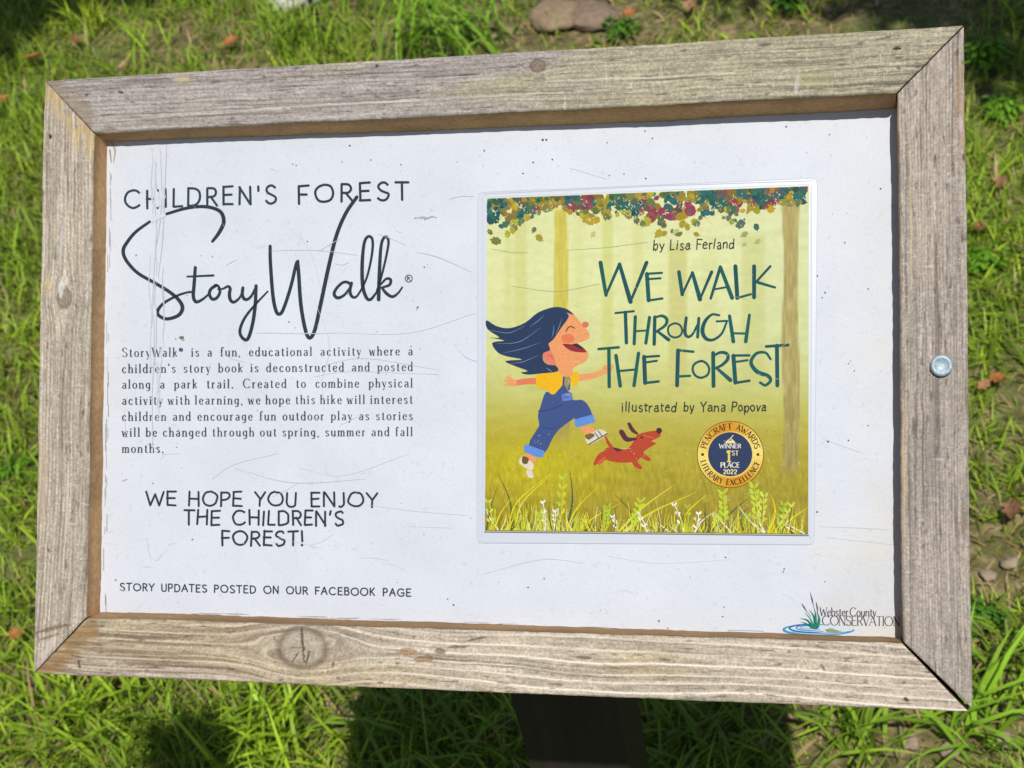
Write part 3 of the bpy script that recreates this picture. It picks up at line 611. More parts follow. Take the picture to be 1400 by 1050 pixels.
text_word(ik, 'County', 1162, 1198, baseline(1120, 842, 1200, 842.6), 11.5, 1.5, GR, 0.06, thin=0.8, serif=0.06)
text_word(ik, 'CONSERVATION', 1124, 1230, baseline(1124, 854.6, 1230, 855.8), 12.6, 1.5, GR, 0.04, thin=0.75, serif=0.08)
ik.build('emblem', M_INK, PANEL)

# scuffs, specks, the crease and flaking edge of the panel
ik = Ink(ZP-0.00028, 1e-6)
GREY = [(209, 214, 225), (204, 209, 220), (213, 218, 228), (199, 204, 215)]
for i in range(16):                       # wrinkled vertical crease
    x = 216+random.uniform(-11, 12); y = random.uniform(195, 520); L_ = random.uniform(20, 120); pts = []
    for j in range(6): pts.append((x-(y-190)*0.012+random.uniform(-1.8, 1.8), y+L_*j/5))
    ik.stroke(pts, [0.4, random.uniform(1.0, 2.6), 0.4], random.choice(GREY), cap=False, sub=4)
for pts, w_ in (([(228, 196), (226, 240), (224, 290), (222, 330), (216, 380)], 1.3), ([(219, 205), (221, 260), (219, 300), (212, 350), (208, 420)], 1.1), ([(210, 430), (211, 480), (208, 540), (209, 620)], 0.9)):
    ik.stroke(pts, [0.5, w_, w_, 0.5], (192, 198, 209), cap=False)
for pts, w_ in (([(215.5, 262), (214.5, 270), (216, 283)], 5.0), ([(206, 302.5), (216, 297.5), (226, 293)], 5.0), ([(221, 262), (222, 284)], 1.2)):
    ik.stroke(pts, w_, (218, 223, 233), cap=False)
ik.build('crease_marks', M_MARK, PANEL); ik = Ink(ZP-0.00028, 1e-6)
SCR = [[(370, 343), (430, 342), (490, 349)], [(395, 310), (425, 345), (440, 400)], [(570, 345), (600, 352), (645, 372)], [(350, 455), (420, 456), (470, 455)], [(455, 455), (560, 455), (650, 428)], [(566, 297), (580, 299), (592, 297)], [(572, 295), (586, 297)],
       [(430, 485), (440, 530), (442, 560)], [(440, 500), (500, 490), (600, 506)], [(430, 515), (480, 508), (600, 512)], [(410, 640), (470, 650), (560, 620)], [(320, 640), (400, 660), (500, 655)], [(290, 655), (320, 635), (380, 620)], [(320, 640), (350, 655)],
       [(500, 690), (560, 698), (640, 705)], [(560, 720), (620, 722)], [(300, 300), (320, 330)], [(265, 282), (290, 310)], [(430, 410), (450, 470), (440, 520)], [(620, 470), (640, 490), (680, 500)], [(830, 760), (900, 770), (1000, 765)], [(1125, 600), (1180, 620)],
       [(1120, 720), (1180, 722), (1225, 725)], [(1130, 735), (1225, 745)], [(780, 230), (830, 245)], [(200, 735), (205, 760), (214, 766), (222, 757)], [(140, 742), (160, 745)], [(170, 560), (172, 600)], [(380, 735), (440, 750)], [(660, 785), (740, 765), (800, 770)]]
for s_ in SCR: ik.stroke(s_, [0.3, random.uniform(0.7, 1.3), 0.3], random.choice(GREY), cap=False)
for i in range(34):
    x, y = random.uniform(150, 640) if i % 3 else random.uniform(640, 1215), random.uniform(215, 850); a = random.uniform(-0.6, 0.6)+(math.pi if i % 2 else 0); L_ = random.uniform(5, 45)
    if 655 < x < 1110 and 240 < y < 745: continue
    ik.stroke([(x, y), (x+L_*math.cos(a)/2, y+L_*math.sin(a)/2+random.uniform(-3, 3)), (x+L_*math.cos(a), y+L_*math.sin(a))], [0.3, random.uniform(0.5, 1.0), 0.3], random.choice(GREY), cap=False, sub=4)
for pts in ([(566, 298.5), (578, 297), (586, 299)], [(580, 300.5), (590, 295.5), (597, 297.5)], [(571, 419), (569, 424)], [(174, 655), (167, 658)], [(995, 861.5), (1015, 862), (1044, 863)]): ik.stroke(pts, 0.8, (160, 164, 174), False, False)
ik.build('scratch_marks', M_MARK, PANEL); ik = Ink(ZP-0.00028, 1e-6)
for x, y, r in [(729, 222, 1.5), (755, 218, 1.1), (715, 237, 1.1), (883, 244, 1.2), (883, 254, 1.1), (830, 195, 1.0), (882, 179, 1.1), (892, 189, 1.0), (833, 240, 0.9), (742, 191, 1.8), (747, 191, 1.6), (478, 199, 1.3), (662, 206, 1.2), (405, 226, 0.9), (548, 225, 0.9),
                (1075, 173, 1.3), (1134, 184, 1.0), (1204, 258, 1.2), (1117, 377, 1.6), (1110, 370, 1.0), (1128, 400, 1.3), (1124, 407, 1.0), (1132, 604, 1.6), (1160, 602, 1.2), (1187, 582, 1.1), (1117, 700, 1.4), (1072, 778, 1.3), (1071, 782, 1.2), (992, 762, 1.1),
                (988, 843, 1.2), (990, 830, 1.0), (901, 849, 1.4), (744, 791, 1.1), (722, 803, 1.2), (612, 819, 1.0), (620, 827, 1.3), (590, 855, 1.2), (913, 859, 1.0), (700, 855, 1.0), (1168, 507, 0.9), (1160, 497, 0.9), (395, 440, 1.1), (571, 420, 1.5), (580, 365, 1.0), (1187, 395, 1.0), (158, 793, 1.2), (420, 330, 0.9)]:
    ik.disc(x, y, r, r*0.9, (84, 86, 96), 8, jit=0.2)
for i in range(300):
    x, y = random.uniform(148, 1222), random.uniform(205, 860); r = abs(random.gauss(0, 0.42))+0.28
    if 655 < x < 1110 and 250 < y < 740: continue
    ik.disc(x, y, r, r, random.choice([(172, 175, 184), (150, 153, 162), (190, 194, 203)]), 6, jit=0.3)
ik.disc(248.5, 461.5, 3.2, 2.6, (112, 116, 84), 9, jit=0.25); ik.disc(250, 464.5, 2, 1.4, (170, 174, 178), 8)
ik.build('dirt_specks', M_MARK, PANEL); ik = Ink(ZP-0.00028, 1e-6)
for i in range(70):                       # flaking left and bottom edges
    if i < 38: x, y, L_, a = 147.5-(1-0)*0.0135*(random.uniform(0, 1)*0)+random.uniform(0, 5), random.uniform(215, 830), random.uniform(6, 34), math.pi/2; x -= (y-215)*0.012
    else: x, y, L_, a = random.uniform(150, 900), 0, random.uniform(8, 40), 0.02; y = 836+(x-150)*0.034+random.uniform(-3, 1)
    ik.stroke([(x, y), (x+L_*math.cos(a), y+L_*math.sin(a))], [0.4, random.uniform(0.8, 2.2), 0.5], random.choice([(150, 146, 146), (176, 172, 170), (240, 240, 242), (126, 118, 112)]), False, False)
ik.stroke([(153, 196), (157, 206), (155, 222)], [3, 2, 0.6], (186, 166, 140)); ik.stroke([(150, 205), (152, 222)], [1.5, 0.8], (150, 120, 90), False)
ik.build('flaking_edge', M_MARK, PANEL)

# bolt through the right rail
def bolt():
    c = board([(1287, 500)], 0.0)[0]; prof = [(0.0068, 0.0008), (0.0068, -0.0034), (0.0066, -0.0042), (0.0061, -0.0046), (0.0045, -0.00475), (0.0043, -0.0046), (0.0, -0.0046)]
    n = 48; V = []; F = []
    for r, z in prof[:-1]:
        for i in range(n): V.append((c[0]+r*math.cos(2*math.pi*i/n), c[1]+r*math.sin(2*math.pi*i/n), z))
    V.append((c[0], c[1], prof[-1][1])); k = len(prof)-1
    for j in range(k-1):
        for i in range(n): F.append((j*n+i, j*n+(i+1) % n, (j+1)*n+(i+1) % n, (j+1)*n+i))
    for i in range(n): F.append(((k-1)*n+i, (k-1)*n+(i+1) % n, len(V)-1))
    mesh('bolt', b2w(V), F, M_STEEL, sign, POST, smooth=True)
bolt()

# ------------------------------------------------------------------ laminated book cover fixed on the panel
LZ = -0.0006
lo = b2w(on_panel([(884, 743)], LZ))[0]
cover = empty('laminated_page', lo, 'laminated picture book cover mounted on the right half of the white sign panel', 'poster')
def laminate():
    cor = [(653, 263), (1117.5, 243.5), (1113.5, 744.5), (652, 742)]; out = []
    ce = np.mean(cor, axis=0)
    for i in range(4):
        p, a, b = np.array(cor[i]), np.array(cor[i-1]), np.array(cor[(i+1) % 4]); r = 9
        da, db = (a-p)/np.linalg.norm(a-p), (b-p)/np.linalg.norm(b-p)
        for t in np.linspace(0, 1, 7): out.append((1-t)**2*(p+da*r)+2*t*(1-t)*p+t*t*(p+db*r))
    n = len(out); top = b2w(on_panel(out, LZ)); bot = b2w(on_panel(out, LZ+0.0006))
    V = np.vstack([top, bot]); F = [tuple(range(n))]+[(i, (i+1) % n, n+(i+1) % n, n+i) for i in range(n)]
    o = mesh('laminate_sheet', V, F, M_LAM, cover, lo)
    ik = Ink(LZ-0.0001); o2 = out+[out[0]]
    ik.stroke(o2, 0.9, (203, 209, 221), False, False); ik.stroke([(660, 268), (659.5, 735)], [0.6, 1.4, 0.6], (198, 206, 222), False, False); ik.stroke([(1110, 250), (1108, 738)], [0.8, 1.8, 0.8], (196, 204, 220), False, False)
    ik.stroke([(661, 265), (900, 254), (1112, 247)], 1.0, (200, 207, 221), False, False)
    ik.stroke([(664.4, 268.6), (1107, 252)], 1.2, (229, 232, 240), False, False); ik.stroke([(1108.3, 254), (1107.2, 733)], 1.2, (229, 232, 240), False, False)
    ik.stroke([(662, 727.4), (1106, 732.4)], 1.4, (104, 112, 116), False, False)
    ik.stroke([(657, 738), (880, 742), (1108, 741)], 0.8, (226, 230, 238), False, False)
    ik.build('laminate_edge', M_MARK, o, lo)
    return o
laminate()
PZ = LZ-0.00015
QC = [(666, 271), (1106, 254), (1105, 731), (663, 726)]
def page():
    nx, ny = 200, 210; V = []; a, b = np.meshgrid(np.linspace(0, 1, nx), np.linspace(0, 1, ny)); a, b = a.ravel(), b.ravel()
    q = [np.array(p, float) for p in QC]
    P_ = (q[0]*(1-a)[:, None]+q[1]*a[:, None])*(1-b)[:, None]+(q[3]*(1-a)[:, None]+q[2]*a[:, None])*b[:, None]
    x, y = P_[:, 0], P_[:, 1]
    stops = [(250, (222, 226, 168)), (380, (222, 226, 164)), (480, (212, 216, 148)), (540, (196, 196, 110)), (585, (182, 172, 66)), (640, (172, 158, 40)), (735, (150, 132, 34))]
    c = np.array([np.interp(y, [s[0] for s in stops], [s[1][i] for s in stops]) for i in range(3)]).T
    f = sm(900, 1080, x)*sm(560, 480, y); c = c*(1-0.25*f[:, None])+np.array((196, 208, 170))*0.25*f[:, None]
    f = np.exp(-((x-735)/110)**2-((y-640)/45)**2); c = c*(1-0.75*f[:, None])+np.array((196, 184, 14))*0.75*f[:, None]
    br = fbm(x*0.03, y*0.16, 610)-0.5; c = c+(br*14)[:, None]
    def band(x0, x1, ya, yb, col, al, soft=3):
        nonlocal c
        w = sm(x0-soft, x0+soft, x)*sm(x1+soft, x1-soft, x)*sm(ya, ya+6, y)*sm(yb, yb-30, y)*al; c = c*(1-w[:, None])+np.array(col)*w[:, None]
    for bnd in ((703, 720, 300, 560, (206, 206, 124), 0.6, 4), (823, 838, 290, 560, (200, 204, 112), 0.55, 3), (865, 880, 290, 520, (204, 206, 126), 0.45, 4), (914, 939, 330, 560, (198, 194, 116), 0.7, 3), (1014, 1046, 320, 560, (194, 196, 118), 0.5, 4),
                (690, 700, 320, 520, (206, 208, 130), 0.5, 5), (784, 800, 290, 540, (210, 214, 140), 0.4, 5), (960, 980, 320, 540, (206, 208, 136), 0.35, 5)): band(*bnd)
    w0, w1 = 758-(y-320)*0.012, 776+(y-320)*0.012
    tr = sm(w0-1, w0+1, x)*sm(w1+1, w1-1, x)*sm(282, 290, y)*sm(622, 560, y)
    tcol = np.array((206, 194, 84))*(1-sm(430, 560, y))[:, None]+np.array((156, 138, 78))*sm(430, 560, y)[:, None]
    tcol = tcol+((vn(x*0.9, y*0.05, 620)-0.5)*26)[:, None]; c = c*(1-tr[:, None])+tcol*tr[:, None]
    e1 = 1068+np.where(y > 560, (y-560)*0.03, 0)*0; tr = sm(1069, 1071, x+2*np.sin(y*0.03))*sm(1093, 1091, x+1.5*np.sin(y*0.02))*sm(268, 276, y)*sm(664, 630, y)
    tcol = np.array((176, 162, 96))+((vn(x*0.9, y*0.06, 621)-0.5)*34)[:, None]-(sm(480, 640, y)*16)[:, None]; c = c*(1-tr[:, None])+tcol*tr[:, None]
    gb = sm(590, 660, y)*(vn(x*0.5, y*0.12, 622)-0.5)*30; c = c+gb[:, None]
    c = np.clip(c, 5, 250)/255; c = np.where(c <= 0.04045, c/12.92, ((c+0.055)/1.055)**2.4)*INKS
    F = [(j*nx+i, j*nx+i+1, (j+1)*nx+i+1, (j+1)*nx+i) for j in range(ny-1) for i in range(nx-1)]
    return mesh('printed_page', b2w(on_panel(P_, PZ)), F, M_PAGE, cover, lo, c)
PAGE = page()
A0 = PZ-0.0001
def in_page_x(y): return 664.5, 1104.5
def top_edge(x): return 271-(x-666)*17/440
# leaves hanging along the top
ik = Ink(A0)
PAL = [(40, 104, 98), (30, 90, 92), (58, 110, 104), (146, 130, 44), (168, 146, 44), (184, 166, 40), (136, 60, 82), (150, 74, 84), (104, 112, 66), (72, 98, 96), (52, 128, 84), (120, 96, 58), (176, 152, 60)]
def leafshape(x, y, r, rot, el): return [(x+r*math.cos(a)*math.cos(rot)-r*el*math.sin(a)*math.sin(rot), y+r*math.cos(a)*math.sin(rot)+r*el*math.sin(a)*math.cos(rot)) for a in [2*math.pi*i/9+random.uniform(-.12, .12) for i in range(9)]]
def depth_at(x): return 38+14*math.sin(x*0.021+1.0)+10*math.sin(x*0.057)+(6 if x > 940 else 0)
def oakish(x, y, r, rot, el):          # pointed leaf with a toothed rim
    out = []
    for i in range(14):
        a = 2*math.pi*i/14; rr = r*(1.25 if i == 0 else (1.0 if i % 2 == 0 else 0.8))*random.uniform(0.9, 1.1); X, Y = rr*math.cos(a), rr*el*math.sin(a); out.append((x+X*math.cos(rot)-Y*math.sin(rot), y+X*math.sin(rot)+Y*math.cos(rot)))
    return out
def zone_col(x, t):
    z = vn(np.array([x*0.035]), np.array([t*2.2+3]), 641)[0]; z2 = vn(np.array([x*0.05+40]), np.array([t*2.0]), 642)[0]
    if t > 0.72: return random.choice([(156, 146, 52), (172, 158, 48), (122, 128, 72), (98, 116, 90), (180, 166, 40)])
    if random.random() < 0.3: return random.choice([(164, 144, 48), (96, 116, 70), (48, 106, 104), (150, 128, 52), (118, 120, 62), (142, 66, 84), (56, 122, 84), (84, 104, 72), (110, 112, 60), (70, 96, 84)])
    if z > 0.8: return random.choice([(142, 66, 84), (152, 80, 88), (128, 58, 80)])
    if z2 > 0.5 or x > 950 and z2 > 0.33: return random.choice([(38, 100, 98), (48, 106, 104), (58, 98, 100), (30, 88, 86)])
    return random.choice([(164, 144, 48), (150, 128, 52), (178, 158, 44), (136, 116, 60)])
def put(x, y, r, cc, i, shape):
    cc = tuple(max(8, min(240, v+random.uniform(-12, 12))) for v in cc); pts = [(max(665.5, min(1104.5, a)), max(top_edge(a)+0.6, b)) for a, b in shape(x, y, r, random.uniform(0, 6.28), random.uniform(0.55, 0.95))]
    ik.poly(pts, cc, i)
for i in range(230):                      # dense back layer
    x = random.uniform(668, 1103); t = random.random()**1.5*0.62; put(x, top_edge(x)+2+t*depth_at(x), random.uniform(5, 9), zone_col(x, t), i % 30, leafshape)
for i in range(430):
    x = random.uniform(668, 1103); t = random.random()**1.1; y = top_edge(x)+3+t*depth_at(x)
    if t > 0.7 and vn(np.array([x*0.06]), np.array([2.0]), 643)[0] < 0.5: continue
    put(x, y, random.uniform(2.6, 6.4), zone_col(x, t), 30+i % 45, oakish)
for x, y, r, cl in ((678, 329, 9, (122, 126, 58)), (730, 314, 5, (116, 116, 82)), (737, 325, 7, (166, 150, 46)), (811, 320, 5, (190, 196, 130)), (1018, 320, 6, (158, 162, 108)), (1036, 330, 5, (176, 182, 126)), (1018, 334, 4, (178, 182, 124)), (952, 320, 5, (164, 148, 40)), (940, 310, 6, (168, 152, 48)), (1013, 306, 9, (84, 108, 98)), (1034, 310, 6, (52, 104, 92)), (670, 317, 5, (104, 104, 64)), (924, 316, 5, (186, 190, 130))):
    ik.poly(oakish(x, y, r*0.9, x*0.7, 0.75), cl, 80)
for i in range(160):
    x = random.uniform(668, 1102); t = random.random(); y = top_edge(x)+5+t*depth_at(x)*0.95; ik.stroke([(x, y), (x+random.uniform(-4, 4), y+random.uniform(1, 4))], 0.8, (216, 216, 160), False, False, 89)
ik.build('leaf_border', M_INK, PAGE, lo)
# title
TE, TH_ = (20, 88, 90), (24, 88, 88)
ik = Ink(A0)
def ts(*pts, w=4.4, sm_=False): ik.stroke(list(pts), w*1.14 if np.isscalar(w) else [v*1.14 for v in w], (20+random.randint(-4, 8), 88+random.randint(-8, 8), 90), sm_, True)
ts((821, 359), (828.6, 403.5), w=[5, 4.2]); ts((828.6, 403), (847, 361), w=[3, 3.8]); ts((847, 361), (862, 412.4), w=[4.2, 5.6]); ts((862, 412.4), (884, 359), w=[3, 4.6])
ts((884.4, 374.5), (886.8, 410.5), w=5); ts((884.5, 374.3), (905, 373), w=2.8); ts((886, 381.6), (903, 380.4), w=2.6); ts((886.8, 410.8), (905.6, 408), w=2.8)
ts((928.2, 371.8), (932.8, 402.6), w=[4.4, 4.4]); ts((932.8, 402.6), (946.6, 372.8), w=[2.8, 3]); ts((946.6, 372.8), (957, 409), w=[4, 5.6]); ts((957, 409), (973, 371.8), w=[2.8, 4])
ts((971.7, 408), (984.8, 365), w=[3.2, 4]); ts((984.8, 365), (1000.9, 407.2), w=[4.2, 5]); ts((977, 395.4), (994.6, 392.4), w=2.4)
ts((1005.4, 364), (1008, 407.2), w=5); ts((1008, 407.4), (1026.6, 402.2), w=2.8); ts((1031, 364), (1031, 406.4), w=4.8); ts((1053.2, 364), (1032.2, 387.2), w=[3, 2.8]); ts((1036, 386), (1059.6, 393), w=[3.6, 2.8])
ts((841.5, 428), (866.5, 425.4), w=2.6); ts((855, 427), (856.4, 468.6), w=4.2); ts((868.6, 433), (867, 470), w=4); ts((888, 434), (883, 469), w=4); ts((867, 453), (886, 451.6), w=2.4)
ts((895.2, 433.4), (894.4, 470.4), w=4.2); ts((895, 434), (905, 431.8), (911.6, 436.4), (909.4, 444.8), (897, 453.6), w=[2.6, 3.4, 4.2, 3.6, 2.8], sm_=True); ts((899, 453), (914, 464.4), w=[3, 4.4])
ik.stroke([(923, 442), (915, 445.6), (913.2, 452), (916, 458.6), (923, 461.4), (930, 458.6), (932.6, 452), (930, 445), (923, 442)], 2.8, TE)
ts((938.2, 434.6), (936.4, 454), (940.6, 460.4), (947, 456.6), (953.6, 444), w=[3.6, 4.2, 3.4, 2.8, 2.6], sm_=True); ts((955.4, 435.2), (953.8, 460.8), w=3.8)
ts((983.4, 431), (973, 430.2), (963.6, 440), (960.4, 453), (965, 462.6), (974.6, 464.6), (986.4, 456.4), (993.6, 440.2), w=[2.6, 2.8, 4.4, 5, 4.4, 3.2, 2.8, 2.4], sm_=True); ts((979.6, 439.4), (994.4, 438.6), w=2.4)
ts((997.4, 432), (1002.6, 466.8), w=[4, 4.8]); ts((1024.6, 430.6), (1019.6, 466.8), w=[3.6, 4.6]); ts((1002, 455.6), (1021, 456), w=2.6)
ts((818.2, 477.2), (846, 474.8), w=3); ts((832.4, 477), (832.9, 528.6), w=4.2); ts((842.2, 486.2), (847.9, 527.6), w=4.4); ts((873, 483), (866.8, 527.2), w=4.2); ts((845, 507.4), (870, 505), w=2.6)
ts((880.6, 487.8), (882, 523.4), w=5); ts((880.6, 488), (901, 486.6), w=2.8); ts((881.4, 495.6), (898, 493.2), w=2.6); ts((882, 523.6), (900.6, 521.4), w=3)
ts((927, 479), (925.7, 526.8), w=4.8); ts((927, 478.8), (948, 480.8), w=3); ts((927, 514.6), (943.4, 513.8), w=2.8)
ik.stroke([(958.6, 493.6), (949.6, 497.6), (947, 505), (950.4, 513), (958.6, 516.4), (967, 512.6), (969.6, 504.6), (966, 497), (958.6, 493.6)], 3.2, TE)
ts((975, 482.6), (975.5, 527.6), w=4.8); ts((976, 486), (985, 481.8), (993.8, 483.6), (994.8, 491), (987, 499), (977.6, 503.4), w=[2.6, 3.4, 4, 4.2, 3.4, 2.8], sm_=True); ts((979.6, 503), (998.6, 519.6), w=[3.2, 5])
ts((1002.7, 486.4), (1005.4, 523), w=5); ts((1002.8, 486), (1024.6, 485.8), w=2.8); ts((1003.8, 495), (1022.4, 492.4), w=2.6); ts((1005.4, 523.4), (1024.6, 520.4), w=3)
ts((1053.6, 491), (1046.5, 482.2), (1034, 483.4), (1026.8, 495.6), (1035, 508), (1049.4, 513.6), (1053.6, 520), (1046.5, 526.6), (1039.2, 523), w=[2.8, 3, 3.6, 4.4, 5, 4.6, 3.8, 3.2, 3], sm_=True)
ts((1047.6, 473.6), (1077.6, 471.6), w=3.4); ts((1062.2, 472.6), (1062.8, 526.8), w=4.8)
ik.build('title_lettering', M_INK, PAGE, lo)
ik = Ink(A0)
for wd, a, b in (('by', 892.5, 907.5), ('Lisa', 915.5, 943.5), ('Ferland', 952, 1003.5)):
    text_word(ik, wd, a, b, baseline(892, 342, 1004, 339.6), 13.4, 1.7, (44, 58, 62), 0.14, jit=0.045, slant=0.08, lift=[0, .6, -.4, .3])
ik.build('author_lettering', M_INK, PAGE, lo); ik = Ink(A0)
for wd, a, b in (('illustrated', 849, 925), ('by', 934, 949), ('Yana', 957, 992), ('Popova', 1000, 1047)):
    text_word(ik, wd, a, b, baseline(849, 562.8, 1047, 562.2), 13, 1.75, (44, 58, 60), 0.14, jit=0.045, slant=0.06, lift=[0, .6, -.4, .3])
ik.build('illustrator_lettering', M_INK, PAGE, lo)
# generic running child in dungarees
ik = Ink(A0)
def Z1(*p): return [(650+x/7, 400+y/7) for x, y in p]
def Z2(*p): return [(680+x/5.6, 520+y/5.6) for x, y in p]
def cr(pts, sub=5):
    p = np.array(list(pts)+[pts[0]], float); q, _w = spline(p, np.ones(len(p)), sub); return [tuple(a) for a in q[:-1]]
SK, SK2, NAVY, BLUE, CUFF, YEL = (236, 158, 104), (224, 124, 92), (38, 58, 92), (62, 84, 138), (98, 144, 220), (240, 184, 24)
ik.stroke(Z1((1000, 812), (1120, 795), (1245, 755)), [9, 8, 6], SK); ik.disc(*Z1((1262, 735))[0], 7, 6, SK)
for a in ((1285, 690), (1310, 690), (1322, 712)): ik.stroke(Z1((1262, 735), a), [4, 2], SK)
ik.poly(cr(Z1((905, 775), (985, 765), (975, 885), (930, 890))), YEL)
ik.stroke(Z1((575, 845), (480, 850), (370, 868)), [9, 8, 7], SK2); ik.disc(*Z1((350, 862))[0], 7, 5, SK)
for a in ((280, 840), (300, 805), (330, 795), (285, 885)): ik.stroke(Z1((345, 860), a), [4, 2], SK)
ik.poly(cr(Z2((225, 560), (300, 580), (280, 630), (210, 610))), SK); ik.poly(cr(Z2((640, 360), (720, 350), (745, 385), (680, 415))), SK)
ik.poly(cr(Z2((165, 625), (200, 575), (235, 605), (275, 640), (270, 685), (215, 670))), (226, 216, 190)); ik.poly(cr(Z2((195, 580), (240, 600), (225, 640), (190, 630))), (110, 86, 40)); ik.poly(cr(Z2((220, 690), (262, 690), (275, 745), (235, 740))), (224, 212, 190))
ik.poly(cr(Z2((675, 430), (735, 395), (790, 375), (840, 405), (790, 450), (700, 490))), (220, 212, 196)); ik.poly(cr(Z2((670, 425), (715, 405), (745, 420), (700, 455))), (120, 98, 46)); ik.stroke(Z2((700, 490), (840, 408)), 1.6, (90, 80, 90), False)
ik.stroke(Z2((745, 400), (775, 440)), 1.2, (90, 70, 60), False); ik.stroke(Z2((770, 385), (800, 425)), 1.2, (90, 70, 60), False)
ik.poly(cr(Z2((330, 200), (370, 90), (430, 105), (560, 90), (580, 150), (650, 150), (700, 200), (720, 280), (600, 300), (590, 290), (490, 360), (430, 430), (355, 560), (240, 500), (300, 380), (320, 340), (310, 270)), 3), BLUE)
ik.poly(Z2((205, 490), (235, 495), (360, 540), (350, 590), (290, 585), (205, 545)), CUFF); ik.poly(Z2((590, 300), (735, 260), (748, 320), (610, 358), (592, 345)), CUFF)
ik.poly(cr(Z1((590, 780), (700, 760), (800, 755), (840, 790), (838, 870), (780, 960), (720, 970), (680, 920), (590, 905))), YEL)
ik.poly(Z1((840, 780), (858, 790), (850, 880), (920, 1010), (700, 1010), (760, 970), (830, 890)), BLUE); ik.poly(Z1((890, 800), (910, 830), (905, 930), (880, 930), (905, 850)), BLUE)
ik.poly(Z2((490, 110), (560, 90), (575, 150), (500, 160)), (100, 128, 200)); ik.stroke(Z2((505, 130), (545, 128)), 1.0, (60, 70, 120), False); ik.stroke(Z2((310, 235), (400, 225), (500, 185)), 0.9, (40, 54, 96)); ik.stroke(Z2((330, 345), (400, 372), (470, 350)), 0.8, (46, 60, 104))
ik.poly(cr(Z1((700, 480), (690, 550), (770, 690), (830, 800), (930, 790), (935, 720), (1060, 650), (1075, 565), (1000, 545), (940, 500), (1085, 440), (1080, 370), (1040, 330), (985, 260), (900, 180), (820, 300)), 3), SK)
ik.disc(*Z1((885, 438))[0], 9, 6, (232, 124, 88), k=86)
ik.poly(cr(Z1((640, 590), (690, 550), (745, 590), (765, 700), (690, 680), (650, 640))), (228, 128, 104)); ik.stroke(Z1((690, 610), (720, 600), (740, 640)), 1.0, (190, 84, 76))
ik.disc(*Z1((1052, 305))[0], 4.6, 4, (226, 112, 88), k=87)
ik.poly(cr(Z1((835, 492), (930, 496), (980, 490), (1065, 565), (980, 570), (900, 550))), (150, 46, 56)); ik.poly(cr(Z1((925, 500), (965, 490), (1015, 520), (1030, 545), (980, 525))), (50, 44, 60)); ik.stroke(Z1((868, 372), (885, 338), (915, 325), (950, 342)), 1.4, (60, 50, 56))
ik.poly(cr(Z1((105, 265), (200, 320), (330, 340), (480, 285), (600, 190), (760, 138), (880, 160), (940, 215), (870, 190), (895, 230), (820, 340), (745, 450), (700, 490), (715, 550), (650, 580), (650, 650), (700, 690), (770, 700), (785, 755), (620, 775), (500, 785), (435, 765), (500, 750), (370, 700), (285, 655), (450, 640), (300, 610), (210, 570), (160, 480), (280, 460), (140, 430), (230, 430), (115, 350)), 3), NAVY)
for a, b, c_ in (((140, 360), (320, 385), (470, 320)), ((200, 490), (420, 470), (620, 340)), ((260, 580), (440, 540), (620, 480)), ((520, 330), (600, 270), (660, 215)), ((330, 680), (460, 660), (600, 600)), ((730, 430), (745, 380), (750, 310)), ((770, 400), (800, 330), (825, 250))):
    ik.stroke(Z1(a, b, c_), [0.3, 1.0, 0.3], (120, 140, 170), cap=False, k=88)
ik.build('child_figure', M_INK, PAGE, lo)
# generic small running dog
ik = Ink(A0)
DG, DG2 = (186, 70, 46), (92, 42, 60)
ik.stroke(Z2((880, 520), (850, 480), (828, 430)), [5, 4, 2.5], DG); ik.stroke(Z2((850, 560), (790, 580), (745, 640)), [10, 8, 4], DG); ik.stroke(Z2((870, 590), (820, 600), (775, 640)), [6, 5, 3.5], (206, 92, 66))
ik.stroke(Z2((1040, 590), (1060, 640), (1095, 668)), [9, 7, 5], DG); ik.stroke(Z2((1080, 560), (1120, 580), (1160, 606)), [8, 7, 5], DG)
ik.poly(cr(Z2((820, 530), (880, 510), (985, 530), (1040, 470), (1070, 420), (1120, 400), (1205, 385), (1245, 400), (1245, 430), (1180, 465), (1215, 480), (1190, 500), (1140, 530), (1110, 560), (1080, 610), (1000, 630), (900, 625), (830, 600)), 3), DG)
ik.poly(cr(Z2((890, 515), (950, 530), (935, 545), (905, 540))), DG2); ik.stroke(Z2((1060, 448), (990, 450), (950, 395)), [3, 7, 7], DG2); ik.stroke(Z2((1070, 408), (1035, 380), (1008, 335)), [3, 5.5, 5], DG2); ik.disc(*Z2((1238, 385))[0], 4, 4, (70, 40, 50)); ik.disc(*Z2((1105, 437))[0], 1.6, 1.6, (60, 30, 30))
ik.stroke(Z2((1200, 440), (1150, 430), (1120, 420)), 0.9, (214, 120, 96))
ik.build('dog_figure', M_INK, PAGE, lo)
